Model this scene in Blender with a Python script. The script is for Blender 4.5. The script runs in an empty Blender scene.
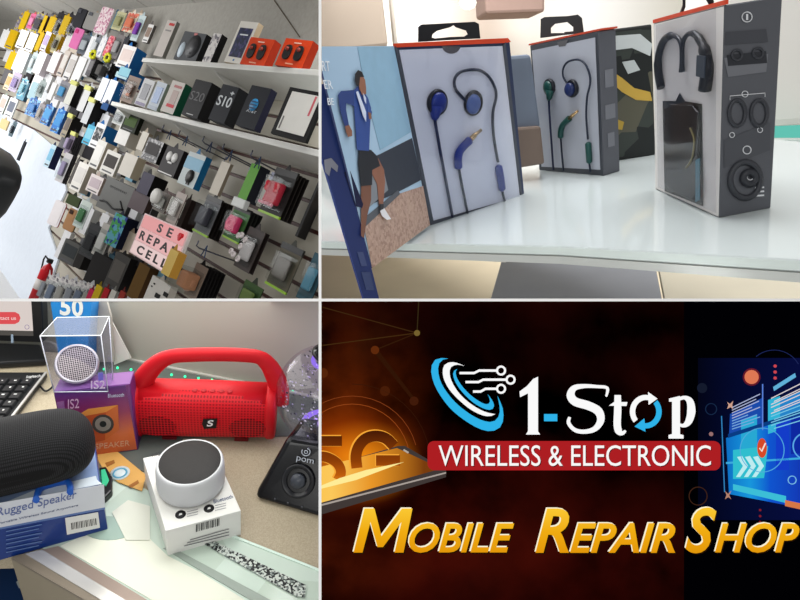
import bpy, bmesh, math, random
from mathutils import Vector, Matrix
random.seed(4)
V = Vector
F = 600.0
scene = bpy.context.scene
COL = scene.collection

# ------------------------------------------------------------------ camera and colour management
cd = bpy.data.cameras.new('camera'); cam = bpy.data.objects.new('camera', cd); COL.objects.link(cam)
cam.rotation_euler = (math.pi/2, 0, 0); cd.lens = 27.0; cd.sensor_width = 36.0
cd.clip_start = 0.02; cd.clip_end = 60
scene.camera = cam
scene.view_settings.view_transform = 'Standard'; scene.view_settings.look = 'None'
scene.view_settings.exposure = 0.0; scene.view_settings.gamma = 1.0
scene.view_settings.use_curve_mapping = False

def ray(x, y): return V(((x-400)/F, 1.0, (300-y)/F))

# ------------------------------------------------------------------ materials (all node based)
def lin(c):
    return tuple((v/255/12.92 if v <= 10 else ((v/255+0.055)/1.055)**2.4) for v in c)
_mats = {}
def newmat(name):
    m = bpy.data.materials.new(name); m.use_nodes = True
    nt = m.node_tree; nt.nodes.clear()
    out = nt.nodes.new('ShaderNodeOutputMaterial')
    return m, nt, out
def prin(nt, out, rough=.5, metal=0, spec=.5):
    b = nt.nodes.new('ShaderNodeBsdfPrincipled')
    b.inputs['Roughness'].default_value = rough; b.inputs['Metallic'].default_value = metal
    b.inputs['Specular IOR Level'].default_value = spec
    nt.links.new(b.outputs[0], out.inputs[0]); return b
def coords(nt, scale=(1, 1, 1)):
    t = nt.nodes.new('ShaderNodeTexCoord'); mp = nt.nodes.new('ShaderNodeMapping')
    mp.inputs['Scale'].default_value = scale
    nt.links.new(t.outputs['Object'], mp.inputs[0]); return mp.outputs[0]
def mixc(nt, fac, a, b):
    m = nt.nodes.new('ShaderNodeMix'); m.data_type = 'RGBA'
    for s, v in ((0, fac), (6, a), (7, b)):
        if isinstance(v, bpy.types.NodeSocket): nt.links.new(v, m.inputs[s])
        else: m.inputs[s].default_value = v if s == 0 else (*v, 1)
    return m.outputs[2]
def M(c, rough=.5, metal=0, var=.06, scale=30, spec=.3):
    """plain surface with a faint procedural mottling"""
    k = ('M', c, rough, metal, var, scale, spec)
    if k in _mats: return _mats[k]
    m, nt, out = newmat('surface'); b = prin(nt, out, rough, metal, spec)
    n = nt.nodes.new('ShaderNodeTexNoise'); n.inputs['Scale'].default_value = scale
    nt.links.new(coords(nt), n.inputs['Vector'])
    l = lin(c)
    nt.links.new(mixc(nt, n.outputs['Fac'], tuple(v*(1-var) for v in l), tuple(min(1, v*(1+var)) for v in l)), b.inputs['Base Color'])
    m.diffuse_color = (*l, 1); _mats[k] = m; return m
def print_mat(c1, c2, c3=None, scale=60, rough=.35, thr=.5, stretch=(1, 1, 1)):
    """printed packaging: blocks of ink on card"""
    k = ('P', c1, c2, c3, scale, rough, thr, stretch)
    if k in _mats: return _mats[k]
    m, nt, out = newmat('printed_card'); b = prin(nt, out, rough, 0, .3)
    co = coords(nt, stretch)
    v = nt.nodes.new('ShaderNodeTexVoronoi'); v.distance = 'CHEBYCHEV'; v.inputs['Scale'].default_value = scale
    nt.links.new(co, v.inputs['Vector'])
    sp = nt.nodes.new('ShaderNodeSeparateColor'); nt.links.new(v.outputs['Color'], sp.inputs[0])
    g = nt.nodes.new('ShaderNodeMath'); g.operation = 'GREATER_THAN'; g.inputs[1].default_value = thr
    nt.links.new(sp.outputs[0], g.inputs[0])
    res = mixc(nt, g.outputs[0], lin(c1), lin(c2))
    if c3:
        g2 = nt.nodes.new('ShaderNodeMath'); g2.operation = 'GREATER_THAN'; g2.inputs[1].default_value = .78
        nt.links.new(sp.outputs[1], g2.inputs[0]); res = mixc(nt, g2.outputs[0], res, lin(c3))
    nt.links.new(res, b.inputs['Base Color']); _mats[k] = m; return m
def ramp_mat(stops, axis=0, lo=0., hi=1., rough=.5, emit=0., wob=0., wscale=3., interp='LINEAR'):
    """colour bands along an object axis (0 x, 1 y, 2 z) between lo and hi metres"""
    m, nt, out = newmat('banded_print')
    t = nt.nodes.new('ShaderNodeTexCoord'); s = nt.nodes.new('ShaderNodeSeparateXYZ')
    nt.links.new(t.outputs['Object'], s.inputs[0])
    mr = nt.nodes.new('ShaderNodeMapRange'); mr.inputs[1].default_value = lo; mr.inputs[2].default_value = hi
    src = s.outputs[axis]
    if wob:
        n = nt.nodes.new('ShaderNodeTexNoise'); n.inputs['Scale'].default_value = wscale
        nt.links.new(t.outputs['Object'], n.inputs['Vector'])
        a = nt.nodes.new('ShaderNodeMath'); a.operation = 'MULTIPLY_ADD'; a.inputs[1].default_value = wob
        nt.links.new(n.outputs['Fac'], a.inputs[0]); nt.links.new(src, a.inputs[2]); src = a.outputs[0]
    nt.links.new(src, mr.inputs[0])
    r = nt.nodes.new('ShaderNodeValToRGB'); r.color_ramp.interpolation = interp
    el = r.color_ramp.elements
    while len(el) < len(stops): el.new(.5)
    for e, (p, c) in zip(el, stops): e.position = p; e.color = (*lin(c), 1)
    nt.links.new(mr.outputs[0], r.inputs[0])
    if emit:
        b = prin(nt, out, rough, 0, 0); b.inputs['Base Color'].default_value = (0, 0, 0, 1)
        nt.links.new(r.outputs[0], b.inputs['Emission Color']); b.inputs['Emission Strength'].default_value = emit
    else:
        b = prin(nt, out, rough); nt.links.new(r.outputs[0], b.inputs['Base Color'])
    return m
def emit_mat(c, s=1.0):
    k = ('E', c, s)
    if k in _mats: return _mats[k]
    m, nt, out = newmat('lit_surface'); b = prin(nt, out, .6, 0, 0)
    b.inputs['Base Color'].default_value = (0, 0, 0, 1)
    b.inputs['Emission Color'].default_value = (*lin(c), 1); b.inputs['Emission Strength'].default_value = s
    _mats[k] = m; return m
def clear_mat(c=(255, 255, 255), gloss=.12, rough=.05, edge=.10):
    """thin clear plastic or glass sheet"""
    k = ('C', c, gloss, rough, edge)
    if k in _mats: return _mats[k]
    m, nt, out = newmat('clear_sheet')
    t = nt.nodes.new('ShaderNodeBsdfTransparent'); t.inputs[0].default_value = (*lin(c), 1)
    g = nt.nodes.new('ShaderNodeBsdfGlossy'); g.inputs['Roughness'].default_value = rough
    lw = nt.nodes.new('ShaderNodeLayerWeight'); lw.inputs[0].default_value = .3
    mu = nt.nodes.new('ShaderNodeMath'); mu.operation = 'MULTIPLY_ADD'; mu.inputs[1].default_value = edge; mu.inputs[2].default_value = gloss
    nt.links.new(lw.outputs['Facing'], mu.inputs[0])
    mx = nt.nodes.new('ShaderNodeMixShader'); nt.links.new(mu.outputs[0], mx.inputs[0])
    nt.links.new(t.outputs[0], mx.inputs[1]); nt.links.new(g.outputs[0], mx.inputs[2]); nt.links.new(mx.outputs[0], out.inputs[0])
    _mats[k] = m; return m
def dots_mat(base, hole, n=300, r=.3, rough=.5, axes=(0, 2), metal=0, bump=0):
    """grille: a regular grid of holes on a moulded face, n holes per metre"""
    k = ('D', base, hole, n, r, rough, axes)
    if k in _mats: return _mats[k]
    m, nt, out = newmat('grille'); b = prin(nt, out, rough, metal, .2)
    t = nt.nodes.new('ShaderNodeTexCoord'); s = nt.nodes.new('ShaderNodeSeparateXYZ')
    nt.links.new(t.outputs['Object'], s.inputs[0])
    sq = []
    for a in axes:
        mu = nt.nodes.new('ShaderNodeMath'); mu.operation = 'MULTIPLY'; mu.inputs[1].default_value = n
        fr = nt.nodes.new('ShaderNodeMath'); fr.operation = 'FRACT'
        su = nt.nodes.new('ShaderNodeMath'); su.operation = 'SUBTRACT'; su.inputs[1].default_value = .5
        pw = nt.nodes.new('ShaderNodeMath'); pw.operation = 'MULTIPLY'
        nt.links.new(s.outputs[a], mu.inputs[0]); nt.links.new(mu.outputs[0], fr.inputs[0]); nt.links.new(fr.outputs[0], su.inputs[0])
        nt.links.new(su.outputs[0], pw.inputs[0]); nt.links.new(su.outputs[0], pw.inputs[1]); sq.append(pw.outputs[0])
    ad = nt.nodes.new('ShaderNodeMath'); nt.links.new(sq[0], ad.inputs[0]); nt.links.new(sq[1], ad.inputs[1])
    lt = nt.nodes.new('ShaderNodeMath'); lt.operation = 'LESS_THAN'; lt.inputs[1].default_value = r*r
    nt.links.new(ad.outputs[0], lt.inputs[0])
    nt.links.new(mixc(nt, lt.outputs[0], lin(base), lin(hole)), b.inputs['Base Color'])
    _mats[k] = m; return m

# ------------------------------------------------------------------ objects
CELL = {}          # object -> compartment, used when the walls between compartments trim what reaches them
cur = [0]
def link(o): COL.objects.link(o); CELL[o.name] = cur[0]; return o
def tag(o, label=None, cat=None, group=None, kind=None):
    if label: o['label'] = label
    if cat: o['category'] = cat
    if group: o['group'] = group
    if kind: o['kind'] = kind
    return o
def thing(name, mat, label, cat, group=None):
    o = bpy.data.objects.new(name, None); o.empty_display_size = .02; link(o); o.matrix_world = mat
    return tag(o, label, cat, group)
WM = {}
class MB:
    def __init__(s): s.bm = bmesh.new(); s.mats = []
    def mi(s, m):
        if m not in s.mats: s.mats.append(m)
        return s.mats.index(m)
    def face(s, pts, m):
        f = s.bm.faces.new([s.bm.verts.new(p) for p in pts]); f.material_index = s.mi(m); return f
    def hexa(s, p, m, sides=None):
        """p: 8 corners, bottom loop 0-3 then top loop 4-7; sides: optional material per face (bottom, top, 01, 12, 23, 30)"""
        v = [s.bm.verts.new(q) for q in p]
        q = [(3, 2, 1, 0), (4, 5, 6, 7), (0, 1, 5, 4), (1, 2, 6, 5), (2, 3, 7, 6), (3, 0, 4, 7)]
        for k, ix in enumerate(q):
            f = s.bm.faces.new([v[i] for i in ix]); f.material_index = s.mi((sides or {}).get(k, m))
        return s
    def box(s, x0, x1, y0, y1, z0, z1, m, sides=None):
        return s.hexa([(x0, y0, z0), (x1, y0, z0), (x1, y1, z0), (x0, y1, z0), (x0, y0, z1), (x1, y0, z1), (x1, y1, z1), (x0, y1, z1)], m, sides)
    def prism(s, pts, d, m, side=None):
        """polygon pts extruded by vector d"""
        a = [s.bm.verts.new(p) for p in pts]; b = [s.bm.verts.new(V(p)+V(d)) for p in pts]
        n = len(pts)
        fa = s.bm.faces.new(a); fb = s.bm.faces.new(b[::-1]); fa.material_index = fb.material_index = s.mi(m)
        for i in range(n):
            f = s.bm.faces.new([a[(i+1) % n], a[i], b[i], b[(i+1) % n]]); f.material_index = s.mi(side or m)
        return s
    def tube(s, path, r, m, seg=8, closed=False, flat=1.0):
        path = [V(p) for p in path]; n = len(path); rings = []
        rr = r if isinstance(r, (list, tuple)) else [r]*n
        t0 = (path[1]-path[0]).normalized(); up = V((0, 0, 1)) if abs(t0.z) < .9 else V((1, 0, 0))
        a = t0.cross(up).normalized()
        for i, p in enumerate(path):
            if closed: t = path[(i+1) % n]-path[i-1]
            else: t = path[min(i+1, n-1)]-path[max(i-1, 0)]
            t.normalize(); a = (a-t*a.dot(t)).normalized(); b = t.cross(a)
            rings.append([s.bm.verts.new(p+(a*math.cos(k*2*math.pi/seg)*flat+b*math.sin(k*2*math.pi/seg))*rr[i]) for k in range(seg)])
        mi = s.mi(m)
        for i in range(n if closed else n-1):
            r0, r1 = rings[i], rings[(i+1) % n]
            for k in range(seg):
                f = s.bm.faces.new([r0[k], r0[(k+1) % seg], r1[(k+1) % seg], r1[k]]); f.material_index = mi; f.smooth = True
        if not closed:
            for rg in (rings[0][::-1], rings[-1]):
                f = s.bm.faces.new(rg); f.material_index = mi
        return s
    def lathe(s, prof, m, seg=32, c=(0, 0, 0), ax=None, mats=None, sx=1, sy=1):
        """prof: (radius, height) pairs turned about z, or about ax=(x,y,z axes)"""
        c = V(c); X, Y, Z = ax or (V((1, 0, 0)), V((0, 1, 0)), V((0, 0, 1))); rings = []
        for r, h in prof:
            if r < 1e-7: rings.append([s.bm.verts.new(c+Z*h)])
            else: rings.append([s.bm.verts.new(c+X*(r*sx*math.cos(k*2*math.pi/seg))+Y*(r*sy*math.sin(k*2*math.pi/seg))+Z*h) for k in range(seg)])
        for i in range(len(rings)-1):
            a, b = rings[i], rings[i+1]; mi = s.mi(mats[i] if mats else m)
            for k in range(seg):
                k2 = (k+1) % seg
                if len(a) == 1 and len(b) == 1: continue
                if len(a) == 1: vs = [a[0], b[k2], b[k]][::-1]
                elif len(b) == 1: vs = [a[k], a[k2], b[0]]
                else: vs = [a[k], a[k2], b[k2], b[k]]
                f = s.bm.faces.new(vs); f.material_index = mi; f.smooth = True
        return s
    def ball(s, c, r, m, seg=16, ax=None, sc=(1, 1, 1)):
        n = max(6, seg//2)
        return s.lathe([(r*math.sin(math.pi*i/n), -r*sc[2]*math.cos(math.pi*i/n)) for i in range(n+1)], m, seg, c, ax, sx=sc[0], sy=sc[1])
    def build(s, name, parent=None, bevel=0, seg=2, mw=None, smooth=False, fixn=True):
        if fixn: bmesh.ops.recalc_face_normals(s.bm, faces=s.bm.faces)
        if bevel:
            es = [e for e in s.bm.edges if len(e.link_faces) == 2 and e.calc_face_angle(0) > .5]
            bmesh.ops.bevel(s.bm, geom=es, offset=bevel, segments=seg, profile=.5, affect='EDGES', clamp_overlap=True)
        if smooth:
            for f in s.bm.faces: f.smooth = True
        me = bpy.data.meshes.new(name); s.bm.to_mesh(me); s.bm.free()
        for m in s.mats: me.materials.append(m)
        o = bpy.data.objects.new(name, me); link(o)
        if parent: o.parent = parent
        if mw is not None: o.matrix_world = mw
        return o
def struct(name, mb, mw=None, **k):
    o = mb.build(name, mw=mw, **k); o['kind'] = 'structure'; return o

class Plane:
    """a real plane in space, addressed through rays from the camera"""
    def __init__(s, P0, n): s.P = V(P0); s.n = V(n).normalized()
    def p(s, x, y, off=0):
        w = ray(x, y); return w*((s.n.dot(s.P)+off)/s.n.dot(w))
def pts(pl, l, off=0): return [pl.p(x, y, off) for x, y in l]
_tc = {}
def text_mesh(mb, s, O, X, Y, N, mat, thick=.0005, bold=0, shear=0, fitw=True, keep=False):
    """lettering s filling the parallelogram O, O+X, O+Y, standing out by thick along N"""
    cu = bpy.data.curves.new('t', 'FONT'); cu.body = s; cu.size = 1; cu.offset = bold; cu.shear = shear; cu.resolution_u = 4
    ob = bpy.data.objects.new('t', cu); me = bpy.data.meshes.new_from_object(ob)
    xs = [v.co.x for v in me.vertices]; ys = [v.co.y for v in me.vertices]
    x0, x1, y0, y1 = min(xs), max(xs), min(ys), max(ys)
    mi = mb.mi(mat); vs = [(V(O)+V(X)*((v.co.x-x0)/(x1-x0))+V(Y)*((v.co.y-y0)/(y1-y0))) for v in me.vertices]
    N = V(N)
    top = [mb.bm.verts.new(v+N*thick) for v in vs]; bot = [mb.bm.verts.new(v) for v in vs]
    from collections import Counter
    ec = Counter()
    for p in me.polygons:
        f = mb.bm.faces.new([top[i] for i in p.vertices]); f.material_index = mi
        l = list(p.vertices)
        for a, b in zip(l, l[1:]+l[:1]): ec[(a, b)] += 1
    for (a, b) in list(ec):
        if (b, a) not in ec:
            f = mb.bm.faces.new([top[a], bot[a], bot[b], top[b]]); f.material_index = mi
    bpy.data.objects.remove(ob); bpy.data.curves.remove(cu); bpy.data.meshes.remove(me)
def text_px(mb, s, pl, bl, br, tl, mat, off=.0002, thick=.0005, **k):
    O = pl.p(*bl, off); text_mesh(mb, s, O, pl.p(*br, off)-O, pl.p(*tl, off)-O, pl.n, mat, thick, **k)

def basis(X, Y, Z, O=(0, 0, 0)):
    m = Matrix.Identity(4)
    for i in range(3):
        m[i][0] = X[i]; m[i][1] = Y[i]; m[i][2] = Z[i]; m[i][3] = O[i]
    return m
def area(name, loc, target, size, power, color=(1, 1, 1), sy=None):
    l = bpy.data.lights.new(name, 'AREA'); l.energy = power; l.color = color; l.size = size
    if sy: l.shape = 'RECTANGLE'; l.size_y = sy
    o = bpy.data.objects.new(name, l); COL.objects.link(o); o.location = loc
    o.rotation_euler = (V(target)-V(loc)).to_track_quat('-Z', 'Y').to_euler(); return o
WHITE = (238, 238, 238); BLACK = (22, 22, 24)

# ------------------------------------------------------------------ the slim white bars between the four compartments
HT = .00088; Y0 = .38
cur[0] = 0
vn = V((1, .13333, 0)).normalized(); vd = V((-.13333, 1, 0)).normalized()
wtrim = M((250, 250, 250), .6)
mb = MB(); A2 = vd*((Y0-.004)/vd.y); A3 = vd*((Y0+.02)/vd.y)
mb.hexa([A2-vn*HT+V((0, 0, -1)), A2+vn*HT+V((0, 0, -1)), A3+vn*HT+V((0, 0, -1)), A3-vn*HT+V((0, 0, -1)),
         A2-vn*HT+V((0, 0, 1)), A2+vn*HT+V((0, 0, 1)), A3+vn*HT+V((0, 0, 1)), A3-vn*HT+V((0, 0, 1))], wtrim)
struct('trim_1', mb)
mb = MB(); mb.box(-1, 1, Y0-.004, Y0+.02, -HT, HT, wtrim); struct('trim_2', mb)
# =================================================================== UPPER LEFT: the accessory wall
cur[0] = 1
E1 = V((.649, -.696, -.305)).normalized()
U = V((.400, -.028, .916)); U = (U-E1*U.dot(E1)).normalized()
N1 = E1.cross(U).normalized()
D1 = 1.0
def W(c=0): return Plane(-N1*(D1-c), N1)                       # plane c metres out from the wall
def HP(b): return Plane(U*b, U)                                 # level plane
def ab(P): return P.dot(E1), P.dot(U), P.dot(N1)+D1
def px_of(P): return V((400+P.x/P.y*F, 300-P.z/P.y*F))
def ppm(P, d): return (px_of(P+d*.005)-px_of(P)).length/.005
def A1(a, b, c): return E1*a+U*b+N1*(c-D1)
def bx1(mb, a0, a1, b0, b1, c0, c1, m, sides=None):
    q = [A1(*t) for t in ((a0, b0, c1), (a1, b0, c1), (a1, b0, c0), (a0, b0, c0), (a0, b1, c1), (a1, b1, c1), (a1, b1, c0), (a0, b1, c0))]
    return mb.hexa(q, m, sides)

# slatted display wall: a dark backing with boards standing clear of it
pitch = .076
wallc = M((176, 170, 156), .55, var=.05, scale=8); groove = M((78, 38, 30), .5)
zr = [ab(W().p(300, 255))[1], ab(W().p(260, 232))[1]]
bb = ab(W().p(298, 225))[1]
mb = MB(); bx1(mb, -9, 1.2, -2.2, 1.3, -.06, -.012, groove); struct('wall_back', mb)
mb = MB(); k0 = int((-2.2-bb)/pitch); topb = ab(W(0).p(200, 72))[1]
k = k0
while bb+k*pitch < topb:
    z0 = bb+k*pitch+.006; bx1(mb, -9, 1.2, z0, z0+pitch-.012, -.02, 0, wallc); k += 1
struct('wall_slatted', mb)
zt = bb+k*pitch+.006
cb = ab(W(0).p(90, 13))[1]
upper = M((160, 157, 150), .9, var=.16, scale=60)
mb = MB(); bx1(mb, -9, 1.2, zt, max(cb, zt+.1)+.4, -.02, .001, upper); struct('wall_upper', mb)
# ceiling of speckled tiles with seams
mb = MB(); tile = M((176, 174, 168), .95, var=.22, scale=90); seam = M((96, 92, 86), .8)
bx1(mb, -9, 1.2, cb+.004, cb+.05, -.02, 2.6, seam)
for i in range(17):
    for j in range(4):
        bx1(mb, -9+i*.61, -9+i*.61+.6, cb, cb+.01, j*.61+.001, j*.61+.6, tile)
struct('ceiling', mb)
# lower left: white panel, and the floor
white = M((228, 237, 250), .25)
mb = MB(); pw = W(.012)
mb.prism(pts(pw, [(-60, 74), (0, 113), (34, 130), (58, 150), (66, 190), (48, 228), (58, 258), (44, 302), (-60, 302)]), -N1*.01, white); struct('wall_lower_panel', mb)
mb = MB(); bx1(mb, -9, 1.2, -2.3, -2.2, -.02, 3, M((200, 196, 188), .5)); struct('floor', mb)
mb = MB(); seamm = M((92, 80, 68), .8)
a = W(.004).p(272, -2); b_ = W(.004).p(299, 37)
mb.prism([a, b_, b_+E1*.006, a+E1*.006], -N1*.003, seamm); struct('trim_3', mb)

# shelves
def shelf(x, y, label, cs=.2, th=.017):
    a, b, c = ab(W(cs).p(x, y)); m = M((214, 213, 208), .4)
    t = thing('wall_shelf', basis(E1, -N1, U, A1(a, b-th, 0)), label, 'shelf')
    mb = MB(); mb.box(0, 1.6, -cs, 0, 0, th, m); mb.build('shelf_board', t, bevel=.002)
    for q in (.02, .62):
        mb = MB(); mb.prism([(q, -cs*.9, 0), (q, 0, 0), (q, 0, -.06), (q, -.02, -.06)], (.006, 0, 0), m); mb.build('bracket', t)
    return b
bs1 = shelf(143, 57.5, 'upper white wall shelf carrying orange boxes and a tall white phone box')
bs2 = shelf(112, 101, 'lower white wall shelf carrying black phone boxes and a framed tablet case')

# ---- packages
def frame_at(x, y, c, yaw, bshelf=None, h=None):
    X = (E1*math.cos(yaw)-N1*math.sin(yaw)).normalized(); Y = U.cross(X).normalized()
    if bshelf is None: P = W(c).p(x, y)
    else: P = HP(bshelf).p(x, y)                                # bottom left corner stands on the shelf
    return P, X, Y
def cmat(c, k=0): return c if not isinstance(c, tuple) else M(c, .55, spec=.12)
def auto_yaw(x): return math.radians(max(0, min(26, (215-x)*.17)))
def pack(name, style, x, y, w, h, dp, front, side, acc, label, cat='package', c=.13, yaw=None, bs=None, group=None):
    if yaw is None: yaw = auto_yaw(x)
    if bs is None:
        k = 1.32 if x < 150 else 1.12
        if y+h*1.12 > 300: k = min(k, 1.1)
        w *= k; h *= 1.12 if x < 150 else 1.06; dp *= 1.5 if x < 150 else 1.1
    if bs is not None:
        P, X, Y = frame_at(x-h*.39, y+h*.92, c, yaw, bs); H = h/ppm(P, U)
    else:
        P, X, Y = frame_at(x, y, c, yaw); H = h/ppm(P-U*.05, U); P = P-U*H
    Wd = min(.2, w/ppm(P, X)); Dd = min(.16, max(.004, dp/ppm(P, Y)))
    t = thing(name, basis(X, Y, U, P+X*Wd/2), label, cat, group)
    fm, sm = cmat(front), cmat(side); hw = Wd/2
    if style in ('b', 'p', 'n'):
        mb = MB(); mb.box(-hw, hw, 0, Dd, 0, H, sm, {2: fm}); mb.build('carton', t)
        if acc is not None and style == 'p':
            mb = MB(); mb.box(-hw*.78, hw*.78, -.0012, -.0001, H*.3, H*.82, cmat(acc)); mb.build('printed_panel', t)
            mb = MB(); mb.box(-hw*.7, hw*.7, -.001, -.0001, H*.08, H*.14, M((90, 90, 95) if sum(lin((200, 200, 200))) and style == 'p' else WHITE, .5)); mb.build('caption_strip', t)
    elif style == 'l':
        mb = MB(); mb.box(-hw, hw, 0, .0025, 0, H, sm, {2: fm}); mb.build('backing_card', t)
        mb = MB(); mb.box(-hw*.6, hw*.6, -max(.012, Dd*.5), -.002, H*.22, H*.7, cmat(acc) if acc is not None else sm); mb.build('accessory', t, bevel=min(hw*.3, .006))
        mb = MB(); mb.box(-hw*.85, hw*.85, -max(.016, Dd*.7), -.0005, H*.1, H*.82, clear_mat((244, 246, 246), .008, .08, .04)); mb.build('blister', t, bevel=.004, seg=1)
        if Dd > .02:
            for q in range(1, 1+min(5, int(Dd/.012))):
                mb = MB(); mb.box(-hw, hw, q*.012, q*.012+.0025, 0, H, sm); mb.build('backing_card_behind', t)
    elif style == 'c':
        r = min(hw*.5, .012); poly = []
        for cx, cz, a0 in ((hw-r, r, -90), (hw-r, H-r, 0), (-hw+r, H-r, 90), (-hw+r, r, 180)):
            for k in range(5):
                an = math.radians(a0+k*22.5); poly.append((cx+r*math.cos(an), 0, cz+r*math.sin(an)))
        mb = MB(); mb.prism(poly, (0, max(.008, Dd), 0), fm, sm); mb.build('case_back', t, bevel=.0015, seg=1)
        if acc is not None:
            mb = MB(); mb.box(-hw*.75, -hw*.1, -.003, -.0001, H*.74, H*.93, cmat(acc)); mb.build('camera_cutout', t, bevel=.001, seg=1)
    if bs is None and style != 'c':
        mb = MB(); tw = min(hw*.5, .015); mb.prism([(-tw, 0, H), (-tw*.2, 0, H+.018), (tw*.2, 0, H+.018), (tw, 0, H)], (0, .001, 0), sm); mb.build('hang_tab', t)
    t['_dims'] = (Wd, Dd, H)
    return t
def done(t):
    if '_dims' in t: del t['_dims']
# ink patterns
YEL = (212, 174, 20); GREYC = (92, 92, 98)
pr_grey = print_mat((150, 142, 150), (108, 102, 112), (196, 180, 60), 70)
pr_dark = print_mat((44, 44, 48), (92, 90, 92), (170, 168, 168), 90, thr=.6)
pr_white = print_mat((240, 240, 242), (214, 216, 224), (150, 160, 190), 60, thr=.7)
pr_pale = print_mat((226, 222, 220), (196, 190, 192), (120, 116, 124), 80, thr=.6)
pr_pink = print_mat((238, 222, 224), (224, 186, 198), (190, 120, 150), 110, thr=.5)
pr_floral = print_mat((226, 96, 112), (238, 170, 176), (160, 40, 70), 110)
pr_coral = print_mat((226, 214, 190), (232, 130, 104), (210, 96, 84), 80)
pr_blue = print_mat((52, 128, 214), (132, 196, 240), (20, 70, 150), 70, thr=.6)
pr_teal = print_mat((84, 172, 200), (190, 222, 232), (40, 90, 130), 70)
pr_case = print_mat((150, 112, 86), (96, 62, 44), (230, 220, 210), 60)
pr_ink = print_mat((96, 168, 190), (70, 160, 84), (28, 58, 150), 70)
pr_brown = print_mat((120, 84, 72), (190, 168, 160), (210, 110, 60), 50)
BLU = (28, 104, 176); NAVY = (26, 32, 74); BK = (24, 23, 24)
P_ = 'hanging_package'
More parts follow.
